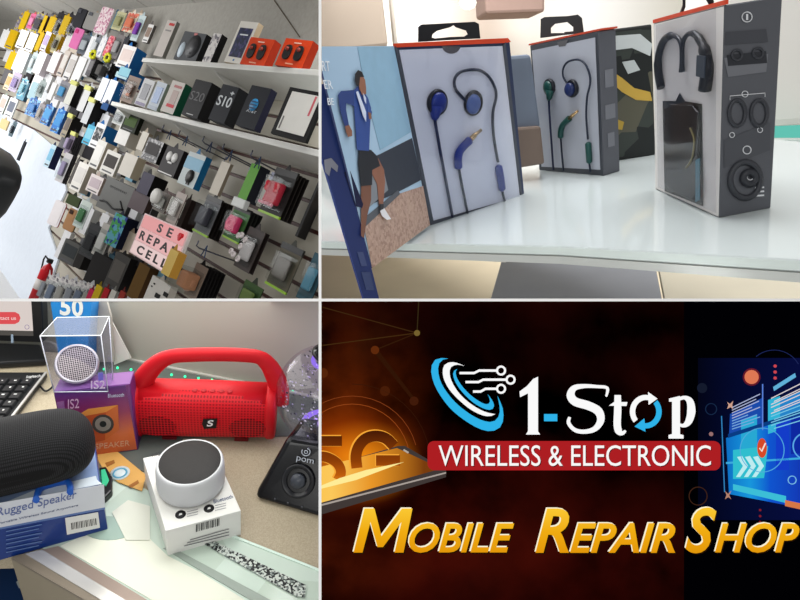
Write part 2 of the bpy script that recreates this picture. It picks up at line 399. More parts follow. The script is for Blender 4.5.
rows = [
 # top row under the ceiling
 (P_, 'p', 20, 14, 3, 15, 1, pr_grey, (200, 150, 60), None, 'narrow grey and orange package, first in the topmost row'),
 (P_, 'b', 25, 11, 4, 17, 1, YEL, (190, 150, 20), None, 'bright yellow card package in the topmost row left of the pink one'),
 (P_, 'l', 32, 13, 5, 14, 1, (226, 110, 150), (200, 90, 90), (240, 150, 190), 'pink package between yellow ones in the topmost row'),
 (P_, 'l', 38, 12, 7, 19, 2, pr_grey, (60, 46, 44), (84, 78, 84), 'brownish grey blister package with yellow dot in the topmost row'),
 (P_, 'b', 45, 15, 2.5, 17, 3, YEL, (64, 34, 34), None, 'thin yellow package with dark maroon side in the topmost row'),
 (P_, 'b', 51, 16, 5, 15, 1, YEL, (170, 130, 20), None, 'yellow package fifth along the topmost row'),
 (P_, 'l', 58, 18, 4, 14, 1, pr_dark, BK, (120, 116, 110), 'dark grey package wedged between two yellow packages'),
 (P_, 'b', 65, 15, 5, 17, 1, YEL, (190, 150, 20), None, 'yellow package directly left of the black phone case'),
 (P_, 'l', 70, 23, 4, 11, 1, pr_grey, (90, 88, 96), (110, 110, 118), 'small grey package below the black phone case'),
 ('phone_case', 'c', 79, 7, 7, 18, 2, (38, 38, 44), (28, 28, 32), (70, 72, 80), 'black phone case at the top of the wall'),
 ('phone_case', 'c', 89, 10, 9, 17, 3, (150, 148, 144), (40, 40, 44), (90, 92, 98), 'silver grey phone case with black edge at the top'),
 ('phone_case', 'c', 103, 6, 9, 25, 2, pr_pink, (240, 236, 238), None, 'tall white phone case patterned in pink under the ceiling'),
 (P_, 'l', 118, 11, 7, 17, 1, (196, 190, 150), (200, 196, 180), (170, 166, 120), 'olive beige package right of the pink patterned case'),
 (P_, 'l', 129, 12, 8, 18, 1, pr_coral, (220, 210, 196), (232, 128, 96), 'coral patterned phone case package near the wall top'),
 (P_, 'l', 140, 15, 5, 24, 2, (200, 214, 216), (176, 190, 194), (136, 70, 180), 'clear package holding a purple gadget near the wall top'),
 (P_, 'p', 149, 24, 4, 17, 2, (226, 224, 222), (96, 92, 90), (150, 130, 118), 'slim white package at the upper corner beside the white tower box'),
 # second row
 ('carton_box', 'b', 4, 29, 6, 16, 2, (252, 252, 252), (236, 238, 240), None, 'glaring white box at the far end of the second row'),
 (P_, 'p', 11, 29, 6, 17, 2, YEL, (200, 160, 20), (214, 170, 16), 'wide yellow package at the far end of the second row'),
 (P_, 'p', 22, 29, 6, 17, 3, (250, 250, 252), (180, 150, 40), (244, 244, 248), 'white faced package beside the wide yellow one'),
 (P_, 'p', 31, 32, 6, 17, 4, (250, 250, 252), (190, 160, 30), (240, 240, 248), 'white faced package with olive yellow side in the second row'),
 (P_, 'b', 41, 32, 3, 17, 2, YEL, (206, 166, 24), None, 'narrow yellow package left of a white and lilac one'),
 (P_, 'p', 47, 31, 4, 18, 4, (240, 234, 244), (222, 180, 24), (200, 180, 220), 'white and lilac package with yellow side in the second row'),
 (P_, 'l', 57, 34, 4, 17, 3, (200, 190, 150), (220, 180, 30), (110, 104, 96), 'beige blister package with yellow side in the second row'),
 ('phone_case', 'c', 76, 27, 7, 19, 1, (232, 120, 182), (224, 150, 190), (214, 60, 130), 'bright pink phone case package in the second row'),
 (P_, 'l', 84, 34, 7, 18, 2, (104, 108, 118), (80, 84, 92), (190, 194, 200), 'slate grey blister package right of the bright pink case'),
 (P_, 'b', 92, 36, 5, 20, 1, (244, 244, 246), (220, 220, 224), None, 'tall white package right of the slate grey one'),
 (P_, 'l', 97, 37, 4, 16, 1, (140, 144, 152), (120, 124, 132), (230, 230, 234), 'thin grey package between two tall white ones'),
 (P_, 'p', 103, 36, 4, 19, 1, pr_white, (226, 232, 232), None, 'pale package left of the red floral case'),
 ('phone_case', 'c', 110, 35, 4.5, 20, 1, pr_floral, (220, 120, 130), None, 'red floral phone case in the second row'),
 (P_, 'l', 118, 34, 6, 22, 2, (128, 122, 122), (96, 90, 90), (176, 170, 170), 'taupe blister package right of the red floral case'),
 (P_, 'b', 126, 37, 3, 20, 6, (52, 52, 58), (32, 32, 36), None, 'thick black package left of the white and blue box'),
 # third row
 (P_, 'b', 11, 51, 5, 16, 1, YEL, (200, 160, 20), None, 'yellow package at the far end of the third row'),
 (P_, 'b', 19, 49, 6, 19, 2, (252, 252, 252), (220, 222, 226), None, 'white package beside the third row yellow one'),
 (P_, 'b', 26, 52, 3, 19, 3, (246, 246, 248), (206, 214, 218), None, 'slim white package with pale grey side in the third row'),
 (P_, 'l', 34, 52, 4, 19, 2, (196, 210, 212), (176, 188, 190), (220, 228, 230), 'pale green grey clear package in the third row'),
 ('carton_box', 'b', 40, 51, 6, 20, 7, (252, 252, 252), (208, 198, 206), None, 'thick white box with lilac grey side in the third row'),
 ('carton_box', 'b', 54, 51, 6, 19, 4, (254, 252, 252), (206, 182, 178), None, 'thick white box with warm beige side in the third row'),
 (P_, 'p', 66, 50, 4, 24, 1, (226, 214, 204), (190, 172, 160), (240, 234, 228), 'cream package third from the flowered black ones'),
 (P_, 'p', 72, 54, 5, 24, 1, (244, 242, 240), (206, 196, 188), (214, 208, 204), 'white package with cream edge in the third row'),
 (P_, 'b', 80, 56, 6, 24, 1, (248, 248, 248), (220, 218, 214), None, 'white package directly left of the flowered black ones'),
 ('flower_package', 'p', 92, 57, 3.5, 17, 7, (104, 100, 104), BK, (130, 128, 130), 'black package topped by a yellow flower, left one of two'),
 ('flower_package', 'l', 105, 60, 6, 20, 9, pr_dark, BK, (90, 86, 84), 'black package topped by a yellow flower, right one of two'),
 ('carton_box', 'p', 124, 44, 10, 21, 8, (244, 240, 238), BLU, (232, 214, 208), 'white faced box with blue side just left of the upper shelf end'),
 ('carton_box', 'b', 121, 66, 8, 8, 16, (150, 204, 220), (24, 92, 156), None, 'blue cartons stacked under the white faced box, upper one'),
 ('carton_box', 'b', 117, 71, 9, 5, 18, (190, 220, 224), (20, 84, 150), None, 'flat blue carton lying lowest under the white faced box'),
 # fourth row
 (P_, 'p', 9, 73, 4, 15, 2, (240, 214, 180), BK, (220, 170, 120), 'cream and orange package with black side on the fourth row'),
 (P_, 'l', 15, 72, 6, 17, 1, (190, 176, 200), (190, 186, 200), (150, 130, 180), 'pale violet clear package on the fourth row'),
 (P_, 'l', 23, 78, 5, 16, 1, pr_teal, (180, 200, 206), (150, 196, 210), 'pale blue clear package holding screen film'),
 ('glass_protector', 'c', 33, 81, 6, 16, 1, (176, 206, 214), (60, 80, 96), None, 'rectangular screen protector with dark outline on the fourth row'),
 (P_, 'l', 41, 80, 5, 15, 1, (176, 186, 184), (150, 164, 160), (130, 140, 138), 'grey green clear package before the narrow white one'),
 (P_, 'b', 53, 82, 3.5, 16, 1, (252, 250, 248), (230, 226, 222), None, 'narrow white package left of the blue gel one'),
 (P_, 'l', 62, 80, 7, 18, 1, (150, 148, 156), (120, 116, 124), (88, 168, 222), 'grey blister package holding a light blue gel pad'),
 ('tube_package', 'b', 72, 81, 5, 21, 5, (226, 226, 216), BK, None, 'silver white package with pale yellow top, left of three'),
 ('tube_package', 'b', 86, 86, 5, 23, 5, (222, 222, 222), BK, None, 'silver white package with pale yellow top, middle of three'),
 ('tube_package', 'b', 90, 98, 5, 23, 12, (210, 212, 214), BK, None, 'silver white package with pale yellow top, lowest of three'),
 ('carton_box', 'b', 103, 77, 5.5, 21, 1, (244, 246, 252), BLU, None, 'slim white box, left of a white pair with blue sides'),
 ('carton_box', 'b', 111, 79, 6, 22, 6, (246, 248, 254), BLU, None, 'slim white box with broad blue side, right of the pair'),
 ('carton_box', 'b', 103, 102, 5, 6, 8, (40, 84, 140), (22, 44, 82), None, 'navy carton under the slim white pair'),
 # fifth row
 (P_, 'l', 31, 97, 8, 16, 2, pr_blue, (60, 110, 170), (90, 150, 220), 'sky blue package, leftmost in the blue row'),
 (P_, 'l', 41, 103, 4, 16, 1, (176, 168, 172), (140, 130, 130), (204, 190, 180), 'beige grey package between the sky blue ones'),
 (P_, 'p', 47, 104, 6, 18, 2, pr_blue, (50, 100, 170), (100, 176, 236), 'sky blue package with darker edge in the middle of the blue row'),
 (P_, 'p', 59, 108, 6, 22, 2, pr_blue, (40, 90, 160), (86, 160, 226), 'sky blue package, rightmost in the blue row'),
 (P_, 'p', 69, 114, 4, 21, 8, (170, 160, 140), BK, (120, 110, 104), 'grey package with yellow hook top and deep black side'),
 (P_, 'l', 72, 132, 4, 20, 6, (146, 130, 150), (40, 34, 42), (176, 160, 190), 'mauve package hanging lower with a yellow hook top'),
 ('carton_box', 'p', 52, 144, 4, 21, 5, (200, 226, 240), NAVY, (140, 196, 226), 'pale blue package with navy side at the wall edge'),
 ('speaker_package', 'l', 66, 152, 6, 27, 3, (200, 196, 198), (70, 66, 68), (156, 144, 176), 'clear package holding a lilac speaker below the mauve one'),
 (P_, 'b', 78, 158, 2, 24, 6, (90, 86, 84), (48, 44, 42), None, 'dark bundle of packages left of the white charger boxes'),
 (P_, 'p', 3, 94, 5, 17, 1, (246, 244, 242), (150, 160, 150), (196, 180, 170), 'white package with teal hook at the left edge'),
 (P_, 'p', 11, 97, 6, 18, 1, (246, 246, 250), (190, 196, 196), (110, 116, 130), 'white package with dark pen picture near the left edge'),
 (P_, 'b', 2, 118, 6, 9, 1, (214, 190, 140), (180, 160, 120), None, 'small sandy package low at the left edge'),
 (P_, 'l', 14, 121, 3, 14, 1, (90, 110, 120), (60, 70, 80), (60, 66, 74), 'black stylus package under the white pen package'),
 (P_, 'b', 24, 141, 1.6, 18, 1, (40, 44, 52), (30, 34, 40), None, 'slim black strip hanging at the wall edge near the chair'),
 ('carton_box', 'p', 89, 124, 6, 18, 3, (92, 182, 214), (50, 120, 160), (140, 206, 226), 'turquoise card package left of the white one with drawings'),
 ('carton_box', 'p', 98, 122, 7, 23, 12, (242, 242, 244), BLU, pr_dark, 'white box with black drawings and a broad blue side'),
 (P_, 'l', 117, 109, 8, 13, 2, (214, 214, 212), (150, 150, 148), (180, 180, 184), 'clear grey package just under the lower shelf end'),
 (P_, 'p', 127, 112, 11, 16, 3, (34, 40, 26), (26, 30, 22), (60, 84, 30), 'black package with green lines under the lower shelf end'),
 ('carton_box', 'b', 121, 124, 9, 17, 8, (240, 238, 234), (206, 200, 190), None, 'white box hanging below the green lined package'),
 ('carton_box', 'b', 143, 131, 5, 17, 3, (228, 222, 210), (176, 162, 144), None, 'small cream box right of the hanging white box'),
 ('charger_box', 'p', 99, 139, 7, 26, 9, (236, 234, 228), (206, 196, 180), (244, 242, 238), 'tall white charger box above the earphone package'),
 ('earphone_package', 'p', 108, 149, 11, 21, 2, (236, 232, 226), (200, 190, 176), (70, 64, 62), 'white package with dark earbud picture beside the tall charger box'),
 ('carton_box', 'b', 126, 152, 10, 20, 6, (230, 224, 214), (206, 194, 172), None, 'cream box right of the earbud picture package'),
 ('charger_box', 'p', 80, 161, 8, 26, 6, (240, 236, 230), (206, 198, 186), (226, 222, 218), 'tall white charger box lower down beside the dark bundle'),
 ('carton_box', 'p', 92, 173, 10, 16, 3, (240, 230, 228), (190, 170, 160), (206, 190, 196), 'white box with red top tag above the phone cases'),
 ('cable_box', 'b', 108, 176, 22, 29, 5, (122, 122, 120), (84, 84, 84), None, 'large grey box with black cable picture in the wall middle'),
 ('carton_box', 'b', 144, 171, 9, 19, 10, (78, 74, 92), BK, None, 'slate violet box with deep black side below the earphone box'),
 ('carton_box', 'b', 134, 190, 13, 16, 4, (104, 92, 96), (70, 56, 54), None, 'brownish grey box above the letter sign'),
 (P_, 'p', 149, 137, 12, 20, 7, pr_dark, BK, (60, 56, 56), 'black printed package hanging first under the lower shelf'),
 ('earphone_box', 'b', 168, 145, 15, 27, 7, (58, 54, 56), (36, 32, 34), None, 'black box with white earbuds drawn on it'),
 ('car_charger_box', 'b', 190, 151, 15, 32, 6, (206, 216, 218), (30, 110, 160), None, 'white and pale blue box with blue side under the lower shelf'),
 ('carton_box', 'b', 222, 161, 8, 32, 3, (214, 206, 192), (150, 138, 120), None, 'narrow cream box hanging alone below the lower shelf'),
 (P_, 'b', 252, 163, 8, 36, 10, (96, 164, 50), (40, 42, 50), None, 'green package with white foot hanging under the lower shelf'),
 ('earbud_package', 'l', 277, 168, 19, 44, 12, (46, 44, 44), (34, 30, 28), (196, 44, 66), 'black blister package of pink red earbuds by the shelf end'),
 ('earbud_package', 'l', 208, 195, 14, 36, 12, (110, 110, 114), (28, 24, 22), (70, 70, 80), 'grey blister package with lime bottom edge left of the green one'),
 ('earbud_package', 'l', 236, 205, 15, 32, 11, (72, 120, 66), (36, 38, 34), (232, 66, 120), 'green blister package holding a round pink cable'),
 ('earbud_package', 'l', 250, 226, 15, 40, 6, (70, 62, 60), (44, 36, 34), (206, 200, 200), 'dark blister package holding silver white earbuds'),
 ('earbud_package', 'l', 283, 242, 20, 42, 5, (96, 90, 76), (60, 60, 52), (110, 104, 96), 'clear dark package with lime bottom edge at the lower right'),
 ('cable_package', 'l', 197, 262, 12, 32, 26, (150, 134, 122), (28, 26, 26), (196, 140, 106), 'blister package with a coiled copper cable right of the sign'),
 ('earbud_package', 'l', 246, 279, 18, 24, 5, (56, 84, 40), (40, 46, 34), (110, 130, 70), 'green and black package cut off at the bottom'),
 ('earbud_package', 'l', 315, 252, 14, 46, 5, (60, 96, 110), (30, 40, 44), (90, 150, 176), 'blue green package at the lower right corner'),
 ('carton_box', 'b', 171, 248, 8, 25, 8, (226, 192, 108), (190, 140, 56), None, 'gold box standing in front of the letter sign'),
 (P_, 'l', 178, 191, 9, 30, 3, (196, 184, 178), (110, 90, 84), (220, 214, 210), 'clear package of white and red plugs above the sign'),
 (P_, 'b', 188, 198, 4, 34, 12, (60, 48, 44), (34, 24, 22), None, 'dark brown packages hanging right of the sign'),
 (P_, 'l', 160, 190, 11, 19, 3, (128, 120, 114), (88, 76, 70), (222, 220, 214), 'taupe package with a round white plug above the sign'),
 ('ink_box', 'b', 116, 212, 10, 29, 12, pr_ink, (30, 34, 56), None, 'colourful blue and green box with black side left of the sign'),
 ('cable_bag', 'l', 91, 222, 11, 30, 3, (70, 70, 72), (60, 60, 62), (40, 40, 44), 'clear bag of black cable below the phone cases'),
 ('cable_bag', 'l', 104, 222, 9, 30, 3, (200, 196, 190), (150, 146, 142), (228, 226, 222), 'clear bag of white cable left of the colourful box'),
 ('phone_case', 'c', 56, 199, 9, 23, 1, (238, 232, 234), (176, 30, 50), None, 'white phone case with red border at the wall edge'),
 ('phone_case', 'c', 70, 207, 9, 20, 1, (178, 132, 92), (90, 100, 60), (60, 40, 30), 'light brown phone case right of the red bordered one'),
 ('phone_case', 'l', 83, 199, 8, 25, 1, (214, 224, 218), (180, 190, 190), (76, 130, 84), 'clear cased package with a green picture beside the grey box'),
 (P_, 'b', 69, 193, 10, 9, 1, (64, 76, 44), (40, 46, 32), None, 'dark olive package tucked behind the phone cases'),
 ('carton_box', 'p', 66, 238, 13, 20, 6, (94, 94, 92), (58, 54, 52), (60, 64, 66), 'grey box hanging under the phone cases'),
 ('carton_box', 'b', 80, 247, 6, 18, 6, (50, 48, 46), (30, 28, 28), None, 'small black box between the grey box and the big black one'),
 ('carton_box', 'b', 95, 251, 18, 28, 4, (44, 42, 42), (28, 26, 26), None, 'big black box left of the grey printed one'),
 ('carton_box', 'p', 117, 251, 12, 35, 10, (82, 80, 78), (30, 28, 28), (104, 100, 96), 'dark grey printed box with black side below the sign'),
 ('camera_box', 'b', 153, 275, 19, 28, 7, (240, 236, 230), (206, 200, 190), None, 'white box with black camera squares under the sign'),
 ('carton_box', 'b', 140, 262, 9, 32, 7, (112, 82, 36), (72, 48, 22), None, 'dark gold package under the sign beside the white camera box'),
]
for i, (x, y) in enumerate([(44, 271), (53, 274), (62, 276), (71, 278), (80, 280), (88, 282)]):
    rows.append(('charger_pouch', 'l', x, y, 9, 28, 2, pr_pale, (200, 200, 204), ((150, 152, 160), (120, 130, 150), (170, 166, 160))[i % 3],
                 ['leftmost clear pouch of the bottom bundle', 'second clear pouch from the left in the bottom bundle', 'third clear pouch from the left in the bottom bundle', 'fourth clear pouch from the left in the bottom bundle', 'fifth clear pouch from the left in the bottom bundle', 'rightmost clear pouch of the bottom bundle beside the yellow card'][i]))
for x, y, cl, nm in ((97, 284, (224, 190, 30), 'yellow'), (105, 287, (196, 34, 44), 'crimson'), (112, 289, (226, 222, 214), 'off white'), (90, 288, (214, 40, 90), 'magenta'), (121, 290, (170, 60, 50), 'brick red')):
    rows.append(('small_card_package', 'b', x, y, 5, 14, 2, cl, tuple(v*6//10 for v in cl), None, nm+' little card package at the bottom edge of the bundle'))

# ---- packages half hidden behind the front ones
random.seed(11)
protos = {}
FILL = (('white', (238, 238, 240), (206, 208, 212)), ('grey', (120, 118, 122), (80, 78, 80)), ('black', (44, 42, 46), (28, 26, 28)), ('cream', (222, 208, 190), (180, 160, 140)), ('teal blue', (120, 168, 190), (60, 100, 130)))
def filler(x, y, w_, h_, nm, fc, sc):
    lab = 'small '+nm+' package half hidden behind the front packages on the wall'
    t = pack('hanging_package', 'b', x, y, w_, h_, random.choice((3, 5)), fc, sc, None, lab, 'package', c=.06, group=nm+' packages half hidden behind the front ones')
for r_, (y0, sl, xs, h_) in enumerate(((21, .0, range(22, 146, 9), 15), (41, .1, range(14, 128, 9), 17), (62, .18, range(8, 118, 9), 17), (86, .26, range(6, 118, 10), 16), (106, .42, range(22, 112, 10), 17), (132, .5, range(66, 142, 11), 20), (164, .6, range(88, 160, 12), 22), (200, .62, range(76, 175, 13), 24), (238, .62, range(66, 150, 14), 26))):
    for x in xs:
        nm, fc, sc = random.choices(FILL, (7, 2, 3 if x > 60 else 1, 3, 2))[0]
        y = y0+sl*(x-60)-h_*.5
        if y < 11 or x > 150 and y < 130 or (y > 135+x*.7 and x < 60): continue
        filler(x+random.uniform(-2, 2), y+random.uniform(-2, 2), random.uniform(5, 7), h_, nm, fc, sc)
T = {}
pouch_group = {'charger_pouch': 'clear pouches bundled at the bottom', 'phone_case': 'phone cases on the wall', 'flower_package': 'flowered black packages',
               'tube_package': 'silver white packages', 'earbud_package': 'earbud packages on the right', 'small_card_package': 'little cards at the bottom',
               'carton_box': 'cartons on the accessory wall', P_: 'packages hanging on the accessory wall'}
CAT = {'phone_case': 'phone case', 'carton_box': 'box', 'charger_box': 'box', 'cable_box': 'box', 'earphone_box': 'box', 'car_charger_box': 'box', 'ink_box': 'box', 'camera_box': 'box'}
used1 = set()
for r in rows:
    nm, st, x, y, w_, h_, dp, fr, sd, ac, lab = r
    big = y > 195
    t = pack(nm, st, x, y, w_, h_, dp, fr, sd, ac, lab, CAT.get(nm, 'package'), group=pouch_group.get(nm), c=.24 if 'gold box' in lab else .13 if not big else .11)
    T[lab] = t
def get(s): return next(t for l, t in T.items() if s in l)
def dims(t): return tuple(t['_dims'])
# details on single packages
for s in ('left one of two', 'right one of two'):
    t = get(s); w_, d_, h_ = dims(t); mb = MB()
    for k in range(8):
        an = k*math.pi/4; mb.ball((math.cos(an)*.018, -.012, h_+.012+math.sin(an)*.018), .009, M((222, 220, 40), .5), 8)
    mb.ball((0, -.014, h_+.012), .008, M((60, 60, 30), .5), 8); mb.build('flower', t)
for s in ('left of three', 'middle of three', 'lowest of three', 'yellow hook top and deep', 'hanging lower with a yellow'):
    t = get(s); w_, d_, h_ = dims(t); mb = MB(); mb.box(-w_*.5, w_*.5, -.008, .012, h_*.86, h_*1.05, M((222, 222, 130), .5)); mb.build('top_cap', t, bevel=.003)
t = get('large grey box'); w_, d_, h_ = dims(t); mb = MB()
mb.tube([(w_*(-.42+.12*k), -.002, h_*(.22+.05*math.sin(k*1.1))) for k in range(8)], .004, M(BK), 6)
mb.tube([(w_*(.4-.06*k), -.002, h_*(.26+.07*k)) for k in range(4)], .003, M(BK), 6); mb.build('cable_picture', t)
mb = MB(); text_mesh(mb, 'OOOOOOOO', V((-w_*.3, -.0004, h_*.72)), V((w_*.6, 0, 0)), V((0, 0, h_*.07)), V((0, -1, 0)), M((30, 30, 30)), .0005); mb.build('round_icons', t)
t = get('black box with white earbuds'); w_, d_, h_ = dims(t); mb = MB(); wm = M((226, 224, 222))
for sx in (-1, 1):
    mb.lathe([(0, 0), (w_*.16, 0), (w_*.16, .001), (0, .001)], wm, 16, (sx*w_*.16, -.0004, h_*.66), (V((1, 0, 0)), V((0, 0, 1)), V((0, -1, 0))))
mb.box(-w_*.12, w_*.12, -.0015, -.0002, h_*.42, h_*.48, wm); mb.box(-w_*.45, w_*.4, -.0015, -.0002, h_*.03, h_*.07, wm); mb.build('earbud_picture', t)
t = get('white and pale blue box'); w_, d_, h_ = dims(t)
mb = MB(); mb.lathe([(0, 0), (w_*.2, 0), (w_*.2, .004), (0, .004)], M((26, 26, 28)), 16, (w_*.1, -.0004, h_*.3), (V((1, 0, 0)), V((0, 0, 1)), V((0, -1, 0)))); mb.box(w_*.04, w_*.2, -.004, -.0003, h_*.05, h_*.2, M((26, 26, 28))); mb.build('charger_picture', t)
mb = MB(); mb.box(-w_*.5, w_*.5, -.001, -.0002, h_*.5, h_*.86, M((120, 176, 206))); mb.build('blue_band', t)
t = get('white box with black camera'); w_, d_, h_ = dims(t)
for cx, cz, s in ((-.3, .8, .05), (-.36, .68, .04), (-.02, .56, .15), (.32, .74, .14)):
    mb = MB(); mb.box(w_*cx, w_*(cx+s*1.6), -.003, -.0002, h_*(cz-s), h_*cz, M(BK)); mb.build('camera_square', t, bevel=.0008, seg=1)
for s in ('lime bottom edge left', 'lime bottom edge at', 'pink red earbuds', 'round pink cable'):
    t = get(s); w_, d_, h_ = dims(t); mb = MB(); mb.box(-w_*.5, w_*.5, -.003, .003, -.001, h_*.045, M((150, 196, 40))); mb.build('lime_edge', t)
    mb = MB(); mb.box(-w_*.5, w_*.5, -.002, .004, h_*.88, h_*1.02, M((28, 28, 28))); mb.build('header_card', t)
t = get('green package with white foot'); w_, d_, h_ = dims(t); mb = MB(); mb.box(-w_*.7, w_*.7, -.006, .01, -h_*.22, h_*.03, M((214, 216, 214))); mb.build('white_foot', t, bevel=.002)
t = get('pink red earbuds'); w_, d_, h_ = dims(t); mb = MB()
for sx in (-.22, .2):
    for k in range(3): mb.ball((sx*w_, -.024, h_*(.62-.06*k)), .008-.001*k, M((222, 40, 60), .25), 10)
for k in range(5): mb.ball((w_*(-.3+.14*k), -.022, h_*.2), .005, M((236, 150, 170), .3), 8)
mb.build('earbuds', t)
t = get('silver white earbuds'); w_, d_, h_ = dims(t); mb = MB()
for px_, pz in ((-.26, .7), (-.1, .74), (.2, .68), (-.3, .3), (-.1, .26), (.24, .22), (.1, .5)):
    mb.lathe([(.006, 0), (.009, .002), (.009, .006), (.006, .008), (.006, 0)], M((224, 214, 214), .3), 12, (px_*w_, -.03, h_*pz), (V((1, 0, 0)), V((0, 0, 1)), V((0, -1, 0))))
mb.build('ear_tips', t)
t = get('coiled copper'); w_, d_, h_ = dims(t); mb = MB()
for q in range(3): mb.tube([(w_*.3*math.cos(a_*.4), -.018-.003*q, h_*.42+h_*.24*math.sin(a_*.4)) for a_ in range(16)], .003, M((206, 146, 110), .3), 6, closed=True)
mb.build('coiled_cable', t)
t = get('round pink cable'); w_, d_, h_ = dims(t); mb = MB()
for q in range(3): mb.tube([(w_*(.26-.07*q)*math.cos(a_*.4), -.02, h_*.46+h_*(.2-.05*q)*math.sin(a_*.4)) for a_ in range(16)], .003, M((236, 60, 120), .3), 6, closed=True)
mb.build('round_cable', t)
t = get('round white plug'); w_, d_, h_ = dims(t); mb = MB(); mb.lathe([(0, 0), (w_*.36, 0), (w_*.36, .01), (w_*.2, .014), (0, .014)], M((228, 226, 222)), 16, (-w_*.05, -.02, h_*.66), (V((1, 0, 0)), V((0, 0, 1)), V((0, -1, 0)))); mb.build('round_plug', t)

# ---- what stands on the shelves
def onshelf(name, st, x, y, w_, h_, dp, fr, sd, ac, lab, bs, cat='box', yaw=0, group=None):
    return pack(name, st, x, y, w_, h_, dp, fr, sd, ac, lab, cat, bs=bs, yaw=yaw, group=group)
GB = 'black phone boxes on the lower shelf'
s_tower = onshelf('tower_box', 'b', 168, 20, 9, 38, 4, (206, 198, 192), (140, 138, 132), None, 'tall pale box standing first on the upper shelf', bs1, yaw=.2)
s_head = onshelf('headset_box', 'b', 185, 31, 21, 30, 10, (88, 90, 94), (34, 34, 36), None, 'wide dark grey box with a round picture on the upper shelf', bs1, yaw=.15)
s_cab = onshelf('cable_box', 'b', 214, 33, 8, 31, 7, pr_pale, BK, None, 'narrow printed box with black side left of the white phone box', bs1, yaw=.15)
s_ph = onshelf('phone_box', 'b', 241, 21, 17, 44, 6, (226, 222, 214), (186, 168, 140), None, 'tall white box with a phone pictured on it on the upper shelf', bs1, yaw=.12)
OR = (216, 66, 24)
s_o1 = onshelf('earbud_box', 'b', 251, 37, 23, 29, 8, OR, (150, 40, 16), None, 'orange box with two dark earbuds, beside the white phone box', bs1, group='orange earbud boxes', yaw=.12)
s_o2 = onshelf('earbud_box', 'b', 286, 38, 26, 29, 8, OR, (150, 40, 16), None, 'orange box with two dark earbuds, at the right end of the upper shelf', bs1, group='orange earbud boxes', yaw=.12)
s_b1 = onshelf('adapter_box', 'l', 130, 75, 12, 27, 2, (170, 150, 140), (200, 196, 190), pr_brown, 'brown and clear package at the left end of the lower shelf', bs2, 'package', .35)
s_b2 = onshelf('window_box', 'b', 145, 78, 11, 28, 4, (226, 226, 228), (206, 202, 196), None, 'white box with a grey window on the lower shelf', bs2, yaw=.3)
s_b3 = onshelf('window_box', 'b', 158, 81, 10, 29, 4, (214, 222, 232), (150, 164, 150), None, 'white box with a pale blue window on the lower shelf', bs2, yaw=.3)
s_b4 = onshelf('phone_box', 'b', 173, 80, 13, 33, 8, (220, 214, 208), (24, 84, 62), None, 'white box with red label and dark green side', bs2, yaw=.25)
s_20 = onshelf('phone_box', 'b', 196, 79, 16, 38, 13, (44, 44, 46), (24, 23, 24), None, 'black phone box marked with faint grey 20', bs2, group=GB, yaw=.16)
s_10 = onshelf('phone_box', 'b', 223, 84, 16, 38, 11, (38, 40, 46), (20, 20, 22), None, 'black phone box marked with large silver 10', bs2, group=GB, yaw=.16)
s_at = onshelf('phone_box', 'b', 252, 85, 19, 43, 7, (34, 36, 42), (26, 26, 44), None, 'black phone box with a small blue globe', bs2, group=GB, yaw=.12)
s_tb = onshelf('tablet_case', 'b', 290, 87, 34, 50, 3, (26, 25, 26), (20, 20, 20), None, 'black framed tablet case with white sheet, largest item on the lower shelf', bs2, 'tablet case', .1)
NY = V((0, -1, 0))
def disk(mb, x, z, r, m, th=.001, y=-.0003, sx=1, sz=1):
    mb.lathe([(0, 0), (r, 0), (r, th), (0, th)], m, 20, (x, y, z), (V((sx, 0, 0)), V((0, 0, sz)), NY))
w_, d_, h_ = dims(s_tower); mb = MB(); mb.box(-w_*.15, w_*.4, -.001, -.0002, h_*.86, h_*.93, M((200, 60, 60))); mb.box(-w_*.3, w_*.3, -.001, -.0002, h_*.7, h_*.74, M((150, 146, 144))); mb.build('red_mark', s_tower)
w_, d_, h_ = dims(s_head); mb = MB(); disk(mb, w_*.14, h_*.52, w_*.3, M((40, 40, 44))); disk(mb, w_*.14, h_*.52, w_*.2, M((64, 64, 68)), .0016); mb.build('round_picture', s_head)
mb = MB(); disk(mb, -w_*.3, h_*.35, w_*.13, M((200, 214, 226)), sz=1.6); mb.box(-w_*.02, w_*.12, -.001, -.0002, h_*.9, h_*.98, M((200, 120, 120))); mb.build('glare_and_mark', s_head)  # pale oval is painted glare; the small reddish mark is print
w_, d_, h_ = dims(s_ph); mb = MB(); mb.box(-w_*.36, w_*.36, -.0016, -.0002, h_*.14, h_*.84, print_mat((30, 36, 62), (40, 48, 84), (70, 66, 110), 120)); mb.build('phone_picture', s_ph, bevel=.0005, seg=1)
mb = MB(); mb.box(-w_*.2, w_*.24, -.0022, -.0017, h_*.66, h_*.69, M((220, 224, 230))); mb.box(-w_*.04, w_*.04, -.001, -.0002, h_*.05, h_*.09, M((60, 120, 170))); mb.build('screen_text', s_ph)
for s in (s_o1, s_o2):
    w_, d_, h_ = dims(s)
    for sx in (-.22, .2):
        mb = MB(); poly = [(sx*w_+w_*.14*math.copysign(abs(math.cos(a_*.3142))**.8, math.cos(a_*.3142)), -.0003, h_*.5+h_*.27*math.copysign(abs(math.sin(a_*.3142))**.7, math.sin(a_*.3142))) for a_ in range(20)]
        mb.prism(poly, (0, -.004, 0), M((30, 28, 30), .3)); mb.build('earbud_window', s, bevel=.001, seg=1)
        mb = MB(); mb.ball((sx*w_, -.006, h_*.6), w_*.05, M((150, 60, 50)), 10); mb.build('earbud_tip', s)
    mb = MB(); mb.box(-w_*.12, w_*.14, -.001, -.0002, h_*.84, h_*.88, M((236, 200, 180))); mb.box(-w_*.14, w_*.14, -.001, -.0002, h_*.09, h_*.13, M((236, 170, 140))); mb.build('caption', s)
